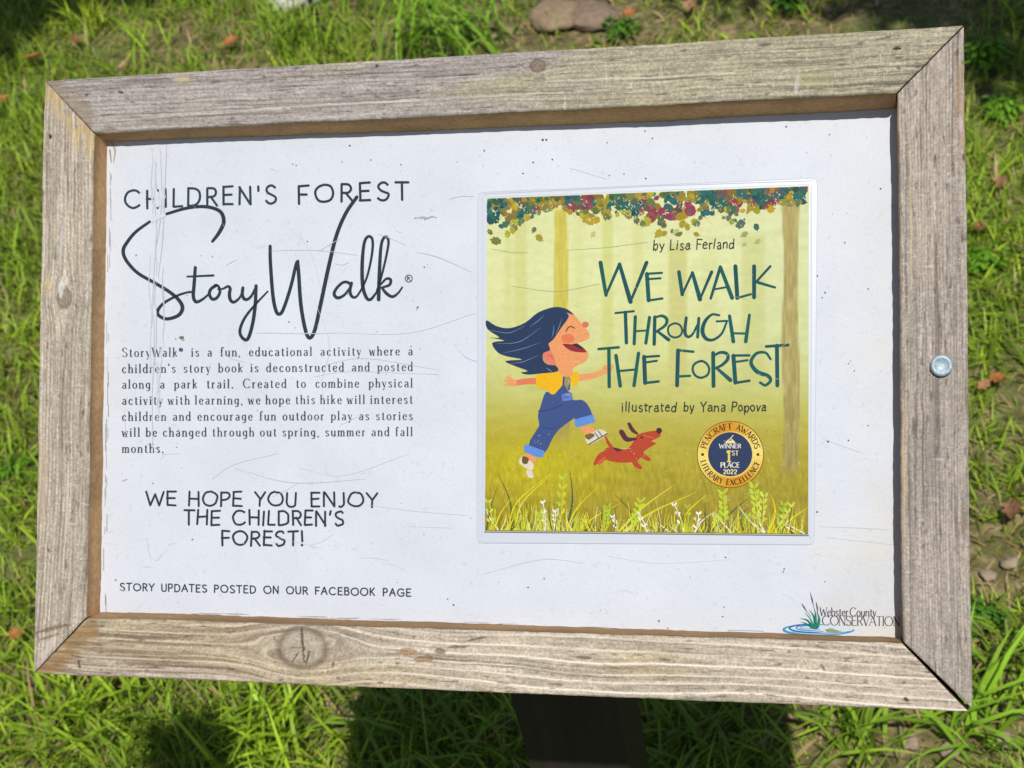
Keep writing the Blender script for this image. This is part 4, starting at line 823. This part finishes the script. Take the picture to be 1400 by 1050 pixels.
# award seal
ik = Ink(A0)
SX, SY = 998.6, 621.4
ik.disc(SX, SY, 45.8, 45.8, (70, 54, 30), 72, k=0); ik.disc(SX, SY, 45, 45, (216, 158, 40), 72, k=1)
for a in range(36):
    t = 2*math.pi*a/36; g_ = 0.5+0.5*math.cos(2*t+0.6); cl = tuple(int(u*(1-g_)+v*g_) for u, v in zip((214, 148, 34), (246, 222, 120)))
    ik.poly([(SX+r*math.cos(t+d), SY+r*math.sin(t+d)) for r, d in ((31, 0), (44.6, 0), (44.6, 0.1745), (31, 0.1745))], cl, 3)
ik.ring(SX, SY, 30, 31.4, (246, 216, 120), k=5); ik.disc(SX-0.4, SY-0.4, 30.2, 30.2, (46, 62, 96), 64, k=6)
def arc_text(txt, r, a0, a1, h, flip):
    tot = sum((glyph(c)[0] if c != ' ' else 0.5)+0.16 for c in txt)-0.16; x = 0
    for ch in txt:
        wd = glyph(ch)[0] if ch != ' ' else 0.5
        if ch != ' ':
            xx = x
            def place(gx, gy, xx=xx):
                an = math.radians(a0+(a1-a0)*(xx+gx)/tot); rr = r-gy*h if flip else r+gy*h; return (SX+rr*math.cos(an), SY+rr*math.sin(an))
            draw_glyph(ik, ch, place, 1.5, (52, 40, 30), thin=0.7, serif=0.1, k=None)
        x += wd+0.16
ik.k = 10
arc_text('PENCRAFT AWARDS', 34.2, -166, -13, 8.0, False); ik.k = 10
arc_text('LITERARY EXCELLENCE', 41.8, 167, 14, 7.4, True)
for dx in (-38, 37.6): ik.disc(SX+dx, SY, 2, 2, (46, 44, 60), 12, k=60)
ik.k = 10; CRM = (236, 224, 170)
text_word(ik, 'WINNER', 983.4, 1013, baseline(0, 612.6, 1, 612.6), 5.6, 1.2, (232, 230, 220), 0.12, thin=0.7, serif=0.08)
text_word(ik, '1', 992.6, 1000, baseline(0, 631, 1, 631), 14.5, 3.0, (232, 206, 110), thin=1.4, serif=0.16); text_word(ik, 'ST', 1000.5, 1009.6, baseline(0, 622.4, 1, 622.4), 6, 1.2, CRM, thin=0.7, serif=0.08)
text_word(ik, 'PLACE', 985.4, 1011.2, baseline(0, 639, 1, 639), 6.6, 1.5, (232, 230, 206), 0.12, thin=0.8, serif=0.08); text_word(ik, '2022', 988.8, 1007.6, baseline(0, 648, 1, 648), 6, 1.4, CRM, 0.1, thin=0.9)
ik.poly([(990.4, 606), (994, 602.6), (1003, 602), (1006, 606)], CRM); ik.stroke([(994, 603), (999, 599.4), (1003, 603)], 1.2, CRM, False); ik.stroke([(998, 600), (1002.4, 595.4)], 1.1, CRM, False); ik.stroke([(992, 604.4), (1004.6, 604.4)], 0.8, (140, 110, 60), False)
ik.build('award_seal', M_INK, PAGE, lo)
# grasses along the bottom of the cover
ik = Ink(A0)
def boty(x): return 725.4+(x-663)*5/442
YL, LM, WH, DGN = [(226, 214, 24), (206, 198, 30), (230, 224, 60)], [(194, 212, 60), (178, 200, 54), (206, 220, 80)], (246, 246, 236), [(56, 92, 48), (44, 96, 76), (84, 104, 40)]
def blade(x, y, X, Y, bend, w_, col):
    mx, my = (x+X)/2+bend, (y+Y)/2; ik.stroke([(x, y), (mx, my), (X, Y)], [w_, w_*0.8, 0.5], col, cap=False)
for x, X, Y, bd, w_, cl in ((682, 664.5, 697, -2, 2, WH), (698, 681, 648, 8, 2, DGN[0]), (694, 752, 648, -16, 2.4, YL[0]), (676, 700, 680, -4, 2.2, YL[0]), (704, 752, 650, -14, 2, YL[2]), (774, 779, 642, 6, 2.8, DGN[1]), (775, 817, 666, -8, 2.4, YL[0]), (790, 848, 688, -6, 2.2, YL[0]), (785, 800, 668, -3, 2, YL[1]), (860, 843, 678, 12, 2, DGN[0]), (846, 920, 664, -6, 2.6, YL[2]),
                       (852, 952, 673, -10, 3, YL[0]), (936, 966, 676, -12, 2.8, YL[0]), (1050, 1054, 674, 8, 3, YL[0]), (1060, 1104, 694, -3, 3, YL[0]), (990, 1023, 681, -10, 2.6, DGN[1]), (1000, 1024, 694, -8, 2.4, DGN[1]), (665, 679, 668, -2, 1.8, DGN[0]), (725, 733, 684, -2, 2, YL[1]), (820, 826, 690, -1, 2, DGN[0]), (1046, 1030, 690, -2, 2, WH), (1088, 1060, 706, -2, 2, WH), (1100, 1075, 716, 0, 2, WH), (1000, 975, 700, 0, 1.8, WH), (1045, 1010, 692, -4, 1.8, WH), (950, 976, 700, -5, 1.8, WH), (915, 900, 715, 0, 1.6, WH)):
    blade(x, boty(x)-0.8, X, Y, bd, w_, cl)
def wheat(x, y, X, Y, col, n, r):
    ik.stroke([(x, y), ((x+X)/2+2, (y+Y)/2), (X, Y)], [1.6, 1.4, 1], col)
    for i in range(n):
        t = 0.35+0.65*i/(n-1)
        for sd in (-1, 1): cx_, cy_ = x+(X-x)*t+sd*r*0.85, y+(Y-y)*t; ik.disc(cx_+random.uniform(-.8, .8), cy_+random.uniform(-1, 1), r*random.uniform(.4, .62), r*random.uniform(.9, 1.35), tuple(max(0, min(250, v+random.randint(-14, 10))) for v in col), 9, sd*random.uniform(.3, .8), 0.08)
for x, X, Y, cl, n, r in ((764, 770, 652, LM[0], 5, 4), (745, 742, 686, WH, 3, 2.6), (757, 759, 698, WH, 4, 2.6), (738, 736, 700, LM[1], 4, 3), (828, 830, 692, LM[1], 5, 3.2), (862, 876, 684, LM[0], 5, 4), (884, 872, 700, WH, 3, 2.6), (845, 838, 706, WH, 3, 2.2), (935, 922, 690, WH, 3, 2.8), (938, 940, 692, LM[1], 3, 3), (950, 955, 702, WH, 3, 2.8), (990, 988, 672, LM[0], 6, 4), (1036, 1031, 664, LM[0], 6, 4.2), (1040, 1044, 676, LM[2], 5, 4), (1064, 1072, 688, LM[1], 4, 3.8), (1058, 1082, 690, LM[2], 4, 3), (672, 668, 684, LM[2], 3, 3), (796, 800, 712, LM[0], 3, 3), (722, 720, 716, LM[0], 3, 3.4), (925, 930, 716, LM[1], 3, 3.2), (1020, 1022, 704, LM[1], 4, 3), (980, 978, 706, LM[2], 4, 3)):
    wheat(x, boty(x)-1.2, X, Y, cl, n, r)
for i in range(330):
    x = random.uniform(668, 1100); y = boty(x)-0.8; hh = random.uniform(8, 46)*random.uniform(.5, 1); X = x+random.uniform(-10, 10); X = max(665.5, min(1104, X)); blade(x, y, X, y-hh, random.uniform(-4, 4), random.uniform(0.7, 1.7), random.choice(YL+LM+DGN[:1]+[(232, 230, 150), (120, 104, 30), (150, 134, 30), (210, 206, 110)]))
for i in range(520):
    x = random.uniform(667, 1102); y = random.uniform(580, 715); r = random.uniform(0.3, 0.75)
    if math.hypot(x-SX, y-SY) < 47: continue
    ik.disc(x, y, r, r, random.choice([(214, 206, 90), (232, 226, 150), (196, 190, 60), (128, 112, 30)]), 6)
ik.build('grass_border', M_INK, PAGE, lo)
ik = Ink(A0-0.0003, 1e-6)                       # scratches in the plastic film, their glints painted as pale strokes
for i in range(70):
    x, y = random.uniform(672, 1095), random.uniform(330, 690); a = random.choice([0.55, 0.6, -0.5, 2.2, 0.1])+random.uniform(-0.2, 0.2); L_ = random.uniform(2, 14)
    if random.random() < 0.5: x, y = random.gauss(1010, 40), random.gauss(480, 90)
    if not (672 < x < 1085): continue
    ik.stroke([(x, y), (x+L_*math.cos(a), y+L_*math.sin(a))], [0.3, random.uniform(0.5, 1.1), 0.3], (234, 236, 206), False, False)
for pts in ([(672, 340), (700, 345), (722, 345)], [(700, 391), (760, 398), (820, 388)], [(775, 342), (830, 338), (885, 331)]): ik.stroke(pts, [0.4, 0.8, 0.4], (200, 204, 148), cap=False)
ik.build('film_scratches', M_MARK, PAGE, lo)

# ------------------------------------------------------------------ grass and things on the lawn
def blades_mesh(xy, length, width, azim, lean, curl, cols, z0=None):
    """arrays -> vertices/loops of tapered curved blades (three segments)"""
    n = len(xy); t = np.array([0, 0.38, 0.72, 1.0]); z0 = gz_at(xy[:, 0], xy[:, 1]) if z0 is None else z0
    d = np.c_[np.cos(azim), np.sin(azim)]; sd = np.c_[-np.sin(azim), np.cos(azim)]
    V = np.zeros((n, 7, 3)); pos = np.c_[xy, z0-0.004]; ang = lean.copy(); k = 0
    for i in range(4):
        if i:
            L = length*(t[i]-t[i-1]); pos = pos+np.c_[d*(np.sin(ang)*L)[:, None], np.cos(ang)*L]; ang = np.minimum(ang+curl*(t[i]-t[i-1]), 2.4)
            pos[:, 2] = np.maximum(pos[:, 2], z0+0.003)
        wv = width*[0.75, 1.0, 0.7, 0][i]/2
        if i < 3:
            V[:, k, :2] = pos[:, :2]+sd*wv[:, None]; V[:, k, 2] = pos[:, 2]; V[:, k+1, :2] = pos[:, :2]-sd*wv[:, None]; V[:, k+1, 2] = pos[:, 2]; k += 2
        else: V[:, k] = pos
    o = (np.arange(n)*7)[:, None]; lp = np.array([0, 1, 3, 2, 2, 3, 5, 4, 4, 5, 6])[None, :]+o
    st = (np.array([0, 4, 8])[None, :]+(np.arange(n)*11)[:, None]).ravel(); to = np.tile([4, 4, 3], n)
    return V.reshape(-1, 3), lp.ravel(), st, to, np.repeat(cols, 7, axis=0)
def proj(xy):
    c = (np.c_[xy, np.zeros(len(xy))]-CAM) @ B; p = c @ K.T; return p[:, :2]/p[:, 2:3]
BARE = [(300, 62, 0.22), (640, 60, 0.16), (770, 22, 0.2), (905, 42, 0.2), (1180, 30, 0.3), (1380, 765, 0.1), (1345, 1015, 0.14), (1190, 1030, 0.1), (1390, 560, 0.1), (455, 1000, 0.05), (20, 760, 0.07), (1130, 1000, 0.06), (170, 70, 0.12), (560, 40, 0.12)]
BAREW = [(ground(x, y)[:2], r) for x, y, r in BARE]
def lush(xy):
    f = 0.62+0.7*(fbm(xy[:, 0]*5.5+9, xy[:, 1]*5.5, 701)-0.42)*1.6
    for c, r in BAREW: f = f-0.62*np.exp(-np.sum((xy-c)**2, axis=1)/(r*r))
    return np.clip(f+0.15, 0.14, 1.0)
def grass_cols(xy, dryp, n):
    G1, G2, G3 = np.array((0.215, 0.375, 0.02)), np.array((0.44, 0.56, 0.04)), np.array((0.1, 0.22, 0.025)); S1, S2 = np.array((0.54, 0.44, 0.2)), np.array((0.44, 0.27, 0.13))
    a = rng.random(n)[:, None]; hue = fbm(xy[:, 0]*3, xy[:, 1]*3+40, 705)[:, None]
    c = G1*(1-a)+G2*a; c = c*(1-0.5*(1-hue))+G3*0.5*(1-hue); c = c*(0.4+1.1*rng.random(n)**1.2)[:, None]
    dry = rng.random(n) < dryp; s = S1*(1-a)+S2*a
    return np.where(dry[:, None], s, c)
def lawn():
    parts = []
    def add(n, area, l0, l1, w0, w1, lean0, lean1, c0, c1, extra=None, dry=0.12, margin=260, edge=0):
        xy = np.c_[rng.uniform(area[0], area[1], n), rng.uniform(area[2], area[3], n)]; p = proj(xy)
        if margin: ok = (p[:, 0] > -margin) & (p[:, 0] < 1400+margin) & (p[:, 1] > -margin) & (p[:, 1] < 1050+margin); xy = xy[ok]; p = p[ok]
        f = lush(xy)*(extra(p) if extra else 1)
        if edge: dd = np.maximum.reduce([-p[:, 0], p[:, 0]-1400, -p[:, 1], p[:, 1]-1050, np.zeros(len(p))]); f = f*np.clip(1.08-dd/edge, 0, 1)
        xy = xy[rng.random(len(xy)) < f]; n = len(xy)
        dp = np.clip(dry+1.3*(0.55-lush(xy)), 0.04, 0.75)
        parts.append(blades_mesh(xy, rng.uniform(l0, l1, n)*(0.6+0.7*lush(xy)), rng.uniform(w0, w1, n), rng.uniform(0, 6.283, n), rng.uniform(lean0, lean1, n), rng.uniform(c0, c1, n), grass_cols(xy, dp, n)))
    add(340000, (-2.8, 2.8, 0.3, 5.8), 0.025, 0.075, 0.0018, 0.0042, 0.15, 1.2, 0.3, 1.6, margin=1500, edge=1100)
    add(80000, (-2.6, 2.6, 0.6, 5.6), 0.02, 0.07, 0.0012, 0.003, 0.9, 1.5, 0.0, 0.6, dry=0.72, margin=900, edge=800)
    add(12000, (-1.6, 1.6, 0.6, 2.2), 0.05, 0.13, 0.002, 0.0044, 0.2, 0.95, 0.5, 1.5, extra=lambda p: sm(820, 960, p[:, 1])*0.9+0.06, dry=0.05)
    add(110000, (-7, 7, -4, 11), 0.04, 0.1, 0.004, 0.009, 0.2, 1.1, 0.3, 1.4, margin=0)
    off = 0; lo_ = 0; Vs, Ls, Ss, Ts, Cs = [], [], [], [], []
    for V, lp, st, to, c in parts: Vs.append(V); Ls.append(lp+off); Ss.append(st+lo_); Ts.append(to); Cs.append(c); off += len(V); lo_ += len(lp)
    o = fast_mesh('grass', np.vstack(Vs), np.concatenate(Ls), np.concatenate(Ss), np.concatenate(Ts), M_GRASS, np.vstack(Cs)); tag(o, 'short mown lawn grass with dry straw, covering the ground', 'grass', kind='stuff')
lawn()

# taller tufts, each a plant of its own
def tuft(px, py, n, L, spread, label, azim=None, col=(0.10, 0.23, 0.02), w=0.006, name='grass_tuft', cat='grass tuft'):
    g = ground(px, py); xy = rng.normal(0, spread, (n, 2)); az = rng.uniform(0, 6.283, n) if azim is None else rng.normal(azim, 0.7, n)
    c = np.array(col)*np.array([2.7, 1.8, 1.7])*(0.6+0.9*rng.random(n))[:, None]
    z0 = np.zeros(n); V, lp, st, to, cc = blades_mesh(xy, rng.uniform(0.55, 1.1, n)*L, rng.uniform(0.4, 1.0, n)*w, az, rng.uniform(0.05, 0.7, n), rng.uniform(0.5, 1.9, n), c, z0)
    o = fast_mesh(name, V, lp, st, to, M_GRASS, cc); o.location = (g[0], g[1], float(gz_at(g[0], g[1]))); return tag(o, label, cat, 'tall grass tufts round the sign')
tuft(395, 62, 90, 0.2, 0.035, 'bushy green grass tuft behind the frame, beside the black twig', name='grass_tuft')
tuft(560, 70, 60, 0.3, 0.05, 'long bladed grass tuft arching right, behind the middle of the top rail', azim=0.2, col=(0.09, 0.24, 0.02), w=0.009)
tuft(650, 62, 50, 0.28, 0.05, 'arching grass tuft leaning left next to the tan rocks', azim=2.9, col=(0.08, 0.22, 0.02), w=0.009)
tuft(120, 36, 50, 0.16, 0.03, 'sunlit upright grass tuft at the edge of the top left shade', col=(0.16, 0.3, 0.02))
tuft(195, 62, 50, 0.12, 0.05, 'low bright grass tuft behind the top left part of the frame', col=(0.12, 0.28, 0.02))
tuft(1165, 1000, 60, 0.2, 0.035, 'fresh green grass tuft below the right end of the bottom rail', col=(0.10, 0.24, 0.02), w=0.007)
tuft(1310, 1000, 36, 0.22, 0.03, 'grass tuft with broad blades below the open bottom right mitre', col=(0.10, 0.26, 0.02), w=0.009)
tuft(130, 985, 70, 0.17, 0.05, 'lush grass tuft below the bottom left corner of the frame', col=(0.12, 0.27, 0.015), w=0.007)
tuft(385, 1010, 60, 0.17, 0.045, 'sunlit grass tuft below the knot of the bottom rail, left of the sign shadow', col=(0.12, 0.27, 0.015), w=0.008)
tuft(590, 1015, 50, 0.18, 0.05, 'shaded grass tuft left of the post in the sign shadow', col=(0.06, 0.15, 0.02), w=0.008)  # darker green puts the sign's shade into the blade colour
tuft(960, 1010, 50, 0.2, 0.05, 'shaded grass tuft right of the post in the sign shadow', col=(0.06, 0.15, 0.02), w=0.008)  # same darkened green, shade put into the colour
tuft(1385, 905, 40, 0.14, 0.035, 'green grass tuft beside the lower end of the right rail', col=(0.09, 0.22, 0.02), w=0.007)

def leafy(px, py, n, size, hgt, label, col):
    g = ground(px, py); V = []; F = []; Cc = []; spread = size*2.6; size *= 0.5
    for i in range(n*3):
        a = random.uniform(0, 6.283); r = random.uniform(0.05, 1)*spread; z = hgt*random.uniform(0.2, 1); cx_, cy_ = r*math.cos(a), r*math.sin(a); s = size*random.uniform(0.6, 1.2); tl = random.uniform(0.1, 0.7); o = len(V)
        for (u, v) in ((-1, 0), (-.45, .5), (.2, .55), (1, 0), (.2, -.55), (-.45, -.5)):
            x, y = u*s, v*s*0.9; V.append((cx_+x*math.cos(a)*math.cos(tl)-y*math.sin(a), cy_+x*math.sin(a)*math.cos(tl)+y*math.cos(a), z+x*math.sin(tl)*-0.7+abs(y)*0.25))
        F += [(o, o+1, o+5), (o+1, o+2, o+4, o+5), (o+2, o+3, o+4)]; Cc += [np.array(col)*random.uniform(0.7, 1.3)]*6
        o = len(V); w_ = 0.0012
        V += [(w_, 0, 0), (-w_, 0, 0), (cx_-s*math.cos(a)-w_, cy_-s*math.sin(a), z), (cx_-s*math.cos(a)+w_, cy_-s*math.sin(a), z)]; F.append((o, o+1, o+2, o+3)); Cc += [np.array(col)*0.8]*4
    o = mesh('leafy_weed', V, F, M_LEAF, None, (0, 0, 0), Cc); o.location = (g[0], g[1], float(gz_at(g[0], g[1]))); tag(o, label, 'weed', 'broad leaved weeds in the lawn')
leafy(1350, 95, 60, 0.02, 0.07, 'bright green weed beside the top right corner of the frame', (0.14, 0.32, 0.02))
leafy(1372, 165, 40, 0.018, 0.05, 'yellow green weed against the upper right side of the frame', (0.15, 0.33, 0.02))
leafy(1080, 14, 36, 0.022, 0.07, 'green weed in the shade behind the top rail', (0.08, 0.22, 0.02))
leafy(1345, 370, 50, 0.016, 0.04, 'bright low weed beside the right rail, above the bolt', (0.13, 0.32, 0.015))
leafy(850, 40, 26, 0.02, 0.05, 'small weed behind the top rail, right of the tan rocks', (0.1, 0.24, 0.02))
leafy(1345, 850, 34, 0.014, 0.04, 'green weed beside the lower part of the right rail', (0.09, 0.24, 0.02))
leafy(20, 640, 40, 0.014, 0.03, 'low bright weed left of the frame beside the left rail', (0.12, 0.3, 0.015))

def dead_leaf(px, py, L, rot, col, label):
    L *= 0.75
    g = ground(px, py); nx, ny = 13, 7; V = []; F = []; Cc = []
    for i in range(nx):
        t = i/(nx-1); hw_ = 0.34*math.sin(math.pi*min(1, t*0.93+0.05))**0.8*(1+0.28*math.cos(t*19))
        for j in range(ny):
            s = (j/(ny-1)-0.5)*2; V.append(((t-0.5)*L, s*hw_*L, 0.14*L*(s*s)+0.22*L*(t-0.5)**2+random.uniform(-.012, .012)*L)); Cc.append(np.array(col)*random.uniform(0.75, 1.2)*(0.75 if j == 3 else 1))
    for i in range(nx-1):
        for j in range(ny-1): F.append((i*ny+j, (i+1)*ny+j, (i+1)*ny+j+1, i*ny+j+1))
    o = mesh('fallen_leaf', V, F, M_LEAF, None, (0, 0, 0), Cc, smooth=True); o.location = (g[0], g[1], float(gz_at(g[0], g[1]))+0.035); o.rotation_euler = (random.uniform(-.35, .35), random.uniform(-.3, .3), rot)
    tag(o, label, 'leaf', 'fallen dead leaves')
OR, TN, BR = (0.5, 0.2, 0.06), (0.5, 0.34, 0.18), (0.3, 0.15, 0.08)
for a in ((50, 88, 0.07, 0.1, OR, 'orange dead leaf on the lawn just above the top left frame corner'), (4, 146, 0.06, 1.0, OR, 'orange dead leaf at the left edge, beside the upper left rail'), (106, 64, 0.05, 2.0, BR, 'brown dead leaf in the grass above the top left frame corner'),
          (172, 98, 0.05, 0.8, TN, 'tan dead leaf tucked behind the left part of the top rail'), (320, 68, 0.06, 0.3, OR, 'rusty dead leaf on the bare patch left of the bushy tuft'), (152, 886, 0.045, 0.2, OR, 'orange dead leaf left of the bottom left frame corner'),
          (34, 883, 0.04, 0.2, OR, 'orange dead leaf touching the outline of the lower left rail'), (1364, 533, 0.045, 2.2, OR, 'bright orange dead leaf right of the bolt'), (1345, 540, 0.035, 0.6, (0.5, 0.25, 0.12), 'small dull orange leaf between the bolt and the bright orange leaf'),
          (1384, 712, 0.06, 1.4, BR, 'brown dead leaf on bare soil beside the lower right rail'), (862, 26, 0.05, 0.4, OR, 'orange dead leaf behind the top rail beside the small weed'), (945, 20, 0.06, 1.5, (0.45, 0.25, 0.14), 'dull pink brown leaf behind the right half of the top rail'), (1368, 275, 0.045, 0.9, BR, 'brown dead leaf in the grass by the upper right rail'), (1340, 335, 0.04, 2.6, (0.35, 0.17, 0.08), 'small brown leaf above the bright low weed'),
          (540, 45, 0.05, 1.1, TN, 'tan dead leaf among the long grass blades'), (640, 30, 0.06, 2.2, (0.45, 0.27, 0.15), 'curled tan leaf left of the tan rocks'), (1250, 12, 0.06, 0.2, (0.5, 0.3, 0.2), 'pale brown leaf in the shade above the right end of the top rail')): dead_leaf(*a)

def stone(px, py, r, flat, col, label, seed, group='stones on the soil'):
    g = ground(px, py); bm = bmesh.new(); bmesh.ops.create_icosphere(bm, subdivisions=3, radius=1)
    for v in bm.verts:
        a = v.co; f = 0.45+1.0*float(fbm(np.array([a.x*1.7+seed]), np.array([a.y*1.7+a.z*1.3+seed]), seed)[0])+0.16*float(vn(np.array([a.x*7+seed]), np.array([a.y*7+a.z*6]), seed)[0]); v.co = Vector((a.x*r*f*1.25, a.y*r*f, a.z*r*f*flat))
    V = [tuple(v.co) for v in bm.verts]; F = [tuple(v.index for v in f.verts) for f in bm.faces]; bm.free()
    o = mesh('stone', V, F, M_STONE, None, (0, 0, 0), np.tile(np.array(col), (len(V), 1)), smooth=True); o.location = (g[0], g[1], float(gz_at(g[0], g[1]))+r*flat*0.45+0.008); o.rotation_euler.z = seed; tag(o, label, 'stone', group)
stone(408, 2, 0.06, 0.6, (0.62, 0.58, 0.52), 'pale whitish stone at the top edge beside the black twig', 1)
stone(762, 20, 0.06, 0.35, (0.3, 0.22, 0.14), 'flat tan rock behind the middle of the top rail', 2); stone(808, 20, 0.055, 0.35, (0.26, 0.185, 0.135), 'pinkish rock right of the flat tan rock', 3)
for i, (x, y, r, lb) in enumerate(((1300, 1030, 0.016, 'small pale pebble below the bottom right frame corner'), (1372, 1012, 0.014, 'pebble on bare soil at the bottom right'), (1352, 788, 0.013, 'pale pebble beside the lower right rail'), (1380, 772, 0.016, 'cream pebble at the right edge near the brown leaf'), (1246, 1020, 0.015, 'tan pebble in the soil below the frame, near the broad bladed tuft'))): stone(x, y, r*0.75, 0.6, (0.36, 0.28, 0.2), lb, 10+i)

def twig():
    a, b, c_ = ground(420, -8)+np.array([0, 0, .16]), ground(428, 22)+np.array([0, 0, .1]), ground(445, 52)
    p, _w = spline(np.array([a, b, c_]), np.ones(3), 8); V = []; F = []; n = 8
    for k, q in enumerate(p):
        r = 0.006+0.003*k/len(p)
        for i in range(n): V.append((q[0]+r*math.cos(2*math.pi*i/n), q[1]+r*0.3*math.sin(2*math.pi*i/n), q[2]+r*math.sin(2*math.pi*i/n)))
    for k in range(len(p)-1):
        for i in range(n): F.append((k*n+i, k*n+(i+1) % n, (k+1)*n+(i+1) % n, (k+1)*n+i))
    o = mesh('twig', V, F, M_LEAF, None, c_, np.tile([0.012, 0.011, 0.01], (len(V), 1)), smooth=True); o.location = c_; tag(o, 'thin black bent twig standing behind the top rail', 'twig')
twig()

# ------------------------------------------------------------------ trees beside the path, whose crowns shade the lawn's corners; the last is added for its shadow
def limb(pts, r0, r1, n=9):
    p, _w = spline(np.array(pts, float), np.ones(len(pts)), 6); V = []; F = []
    for k, q in enumerate(p):
        r = r0+(r1-r0)*k/(len(p)-1); t = p[min(k+1, len(p)-1)]-p[max(k-1, 0)]; t /= np.linalg.norm(t); a = np.cross(t, [0.3, 0.9, 0.2]); a /= np.linalg.norm(a); b = np.cross(t, a)
        for i in range(n): V.append(tuple(q+r*(a*math.cos(2*math.pi*i/n)+b*math.sin(2*math.pi*i/n))))
    for k in range(len(p)-1):
        for i in range(n): F.append((k*n+i, k*n+(i+1) % n, (k+1)*n+(i+1) % n, (k+1)*n+i))
    return V, F
def tree(name, bx, by, h, clumps, label, r=0.11):
    t = empty(name, (bx, by, 0), label, 'tree', 'trees beside the sign'); V, F = limb([(bx, by, -0.1), (bx+.05, by, h*.4), (bx-.03, by+.05, h*.75), (bx, by, h)], r, r*0.35)
    for (c, rad, n) in clumps:
        s = np.array([bx, by, min(h*0.95, c[2]*0.9)]); m_ = (s+c)/2+np.array([0, 0, 0.12]); v, f = limb([s, m_, c], r*0.35, 0.006, 7); o = len(V); V += v; F += [tuple(o+i for i in q) for q in f]
    mesh('trunk', V, F, M_BARK, t, (bx, by, 0), smooth=True)
    LV = []; LF = []; LC = []
    for (c, rad, n) in clumps:
        for i in range(n):
            d = rng.normal(0, 1, 3); d = d/np.linalg.norm(d)*rng.random()**0.4*rad; p = c+d*np.array([1, 1, .6]); s = rng.uniform(0.03, 0.055) if rad > .15 else rng.uniform(.02, .035)
            a, b = rng.normal(0, 1, 3), rng.normal(0, 1, 3); a /= np.linalg.norm(a); b = np.cross(a, b); b /= np.linalg.norm(b); o = len(LV)
            LV += [tuple(p-a*s), tuple(p+b*s*.5-a*s*.2), tuple(p+b*s*.4+a*s*.5), tuple(p+a*s*1.1), tuple(p-b*s*.4+a*s*.5), tuple(p-b*s*.5-a*s*.2)]; LF.append((o, o+1, o+2, o+3, o+4, o+5)); LC += [np.array((0.06, 0.14, 0.02))*rng.uniform(.6, 1.4)]*6
    mesh('crown', LV, LF, M_LEAF, t, (bx, by, 0), LC)
def above(px, py, s): return ground(px, py)-SUN*s
tree('shade_tree', -3.0, 2.4, 4.2, [(above(-60, 10, 3.6), 0.42, 620), (above(35, 0, 3.4), 0.22, 260), (above(30, -60, 3.6), 0.4, 520), (above(-140, 90, 3.7), 0.4, 400), (above(170, -40, 3.6), 0.25, 200), (np.array([-3, 2.4, 4.4]), 0.9, 900)], 'broadleaf tree left of the sign, shading the far left of the lawn')
tree('shade_tree', 3.1, 2.8, 4.2, [(above(1400, 0, 3.6), 0.36, 480), (above(1440, 90, 3.5), 0.2, 240), (above(1330, -40, 3.6), 0.3, 340), (above(1180, -20, 3.6), 0.16, 90), (above(1260, -20, 3.6), 0.18, 130), (above(1030, -50, 3.7), 0.25, 160), (np.array([3.1, 2.8, 4.4]), 0.9, 900)], 'broadleaf tree right of the sign, shading the far right of the lawn')
tree('added_shadow_tree', -1.5, -1.9, 3.0, [(above(268, 1040, 2.35), 0.085, 130), (above(250, 1110, 2.4), 0.07, 80), (np.array([-1.5, -1.9, 3.2]), 0.5, 500)], 'added unseen tree behind the viewer, its low leafy branch casting a small shadow on the lawn', 0.05)  # unseen tree added so its low branch casts the bottom left shadow
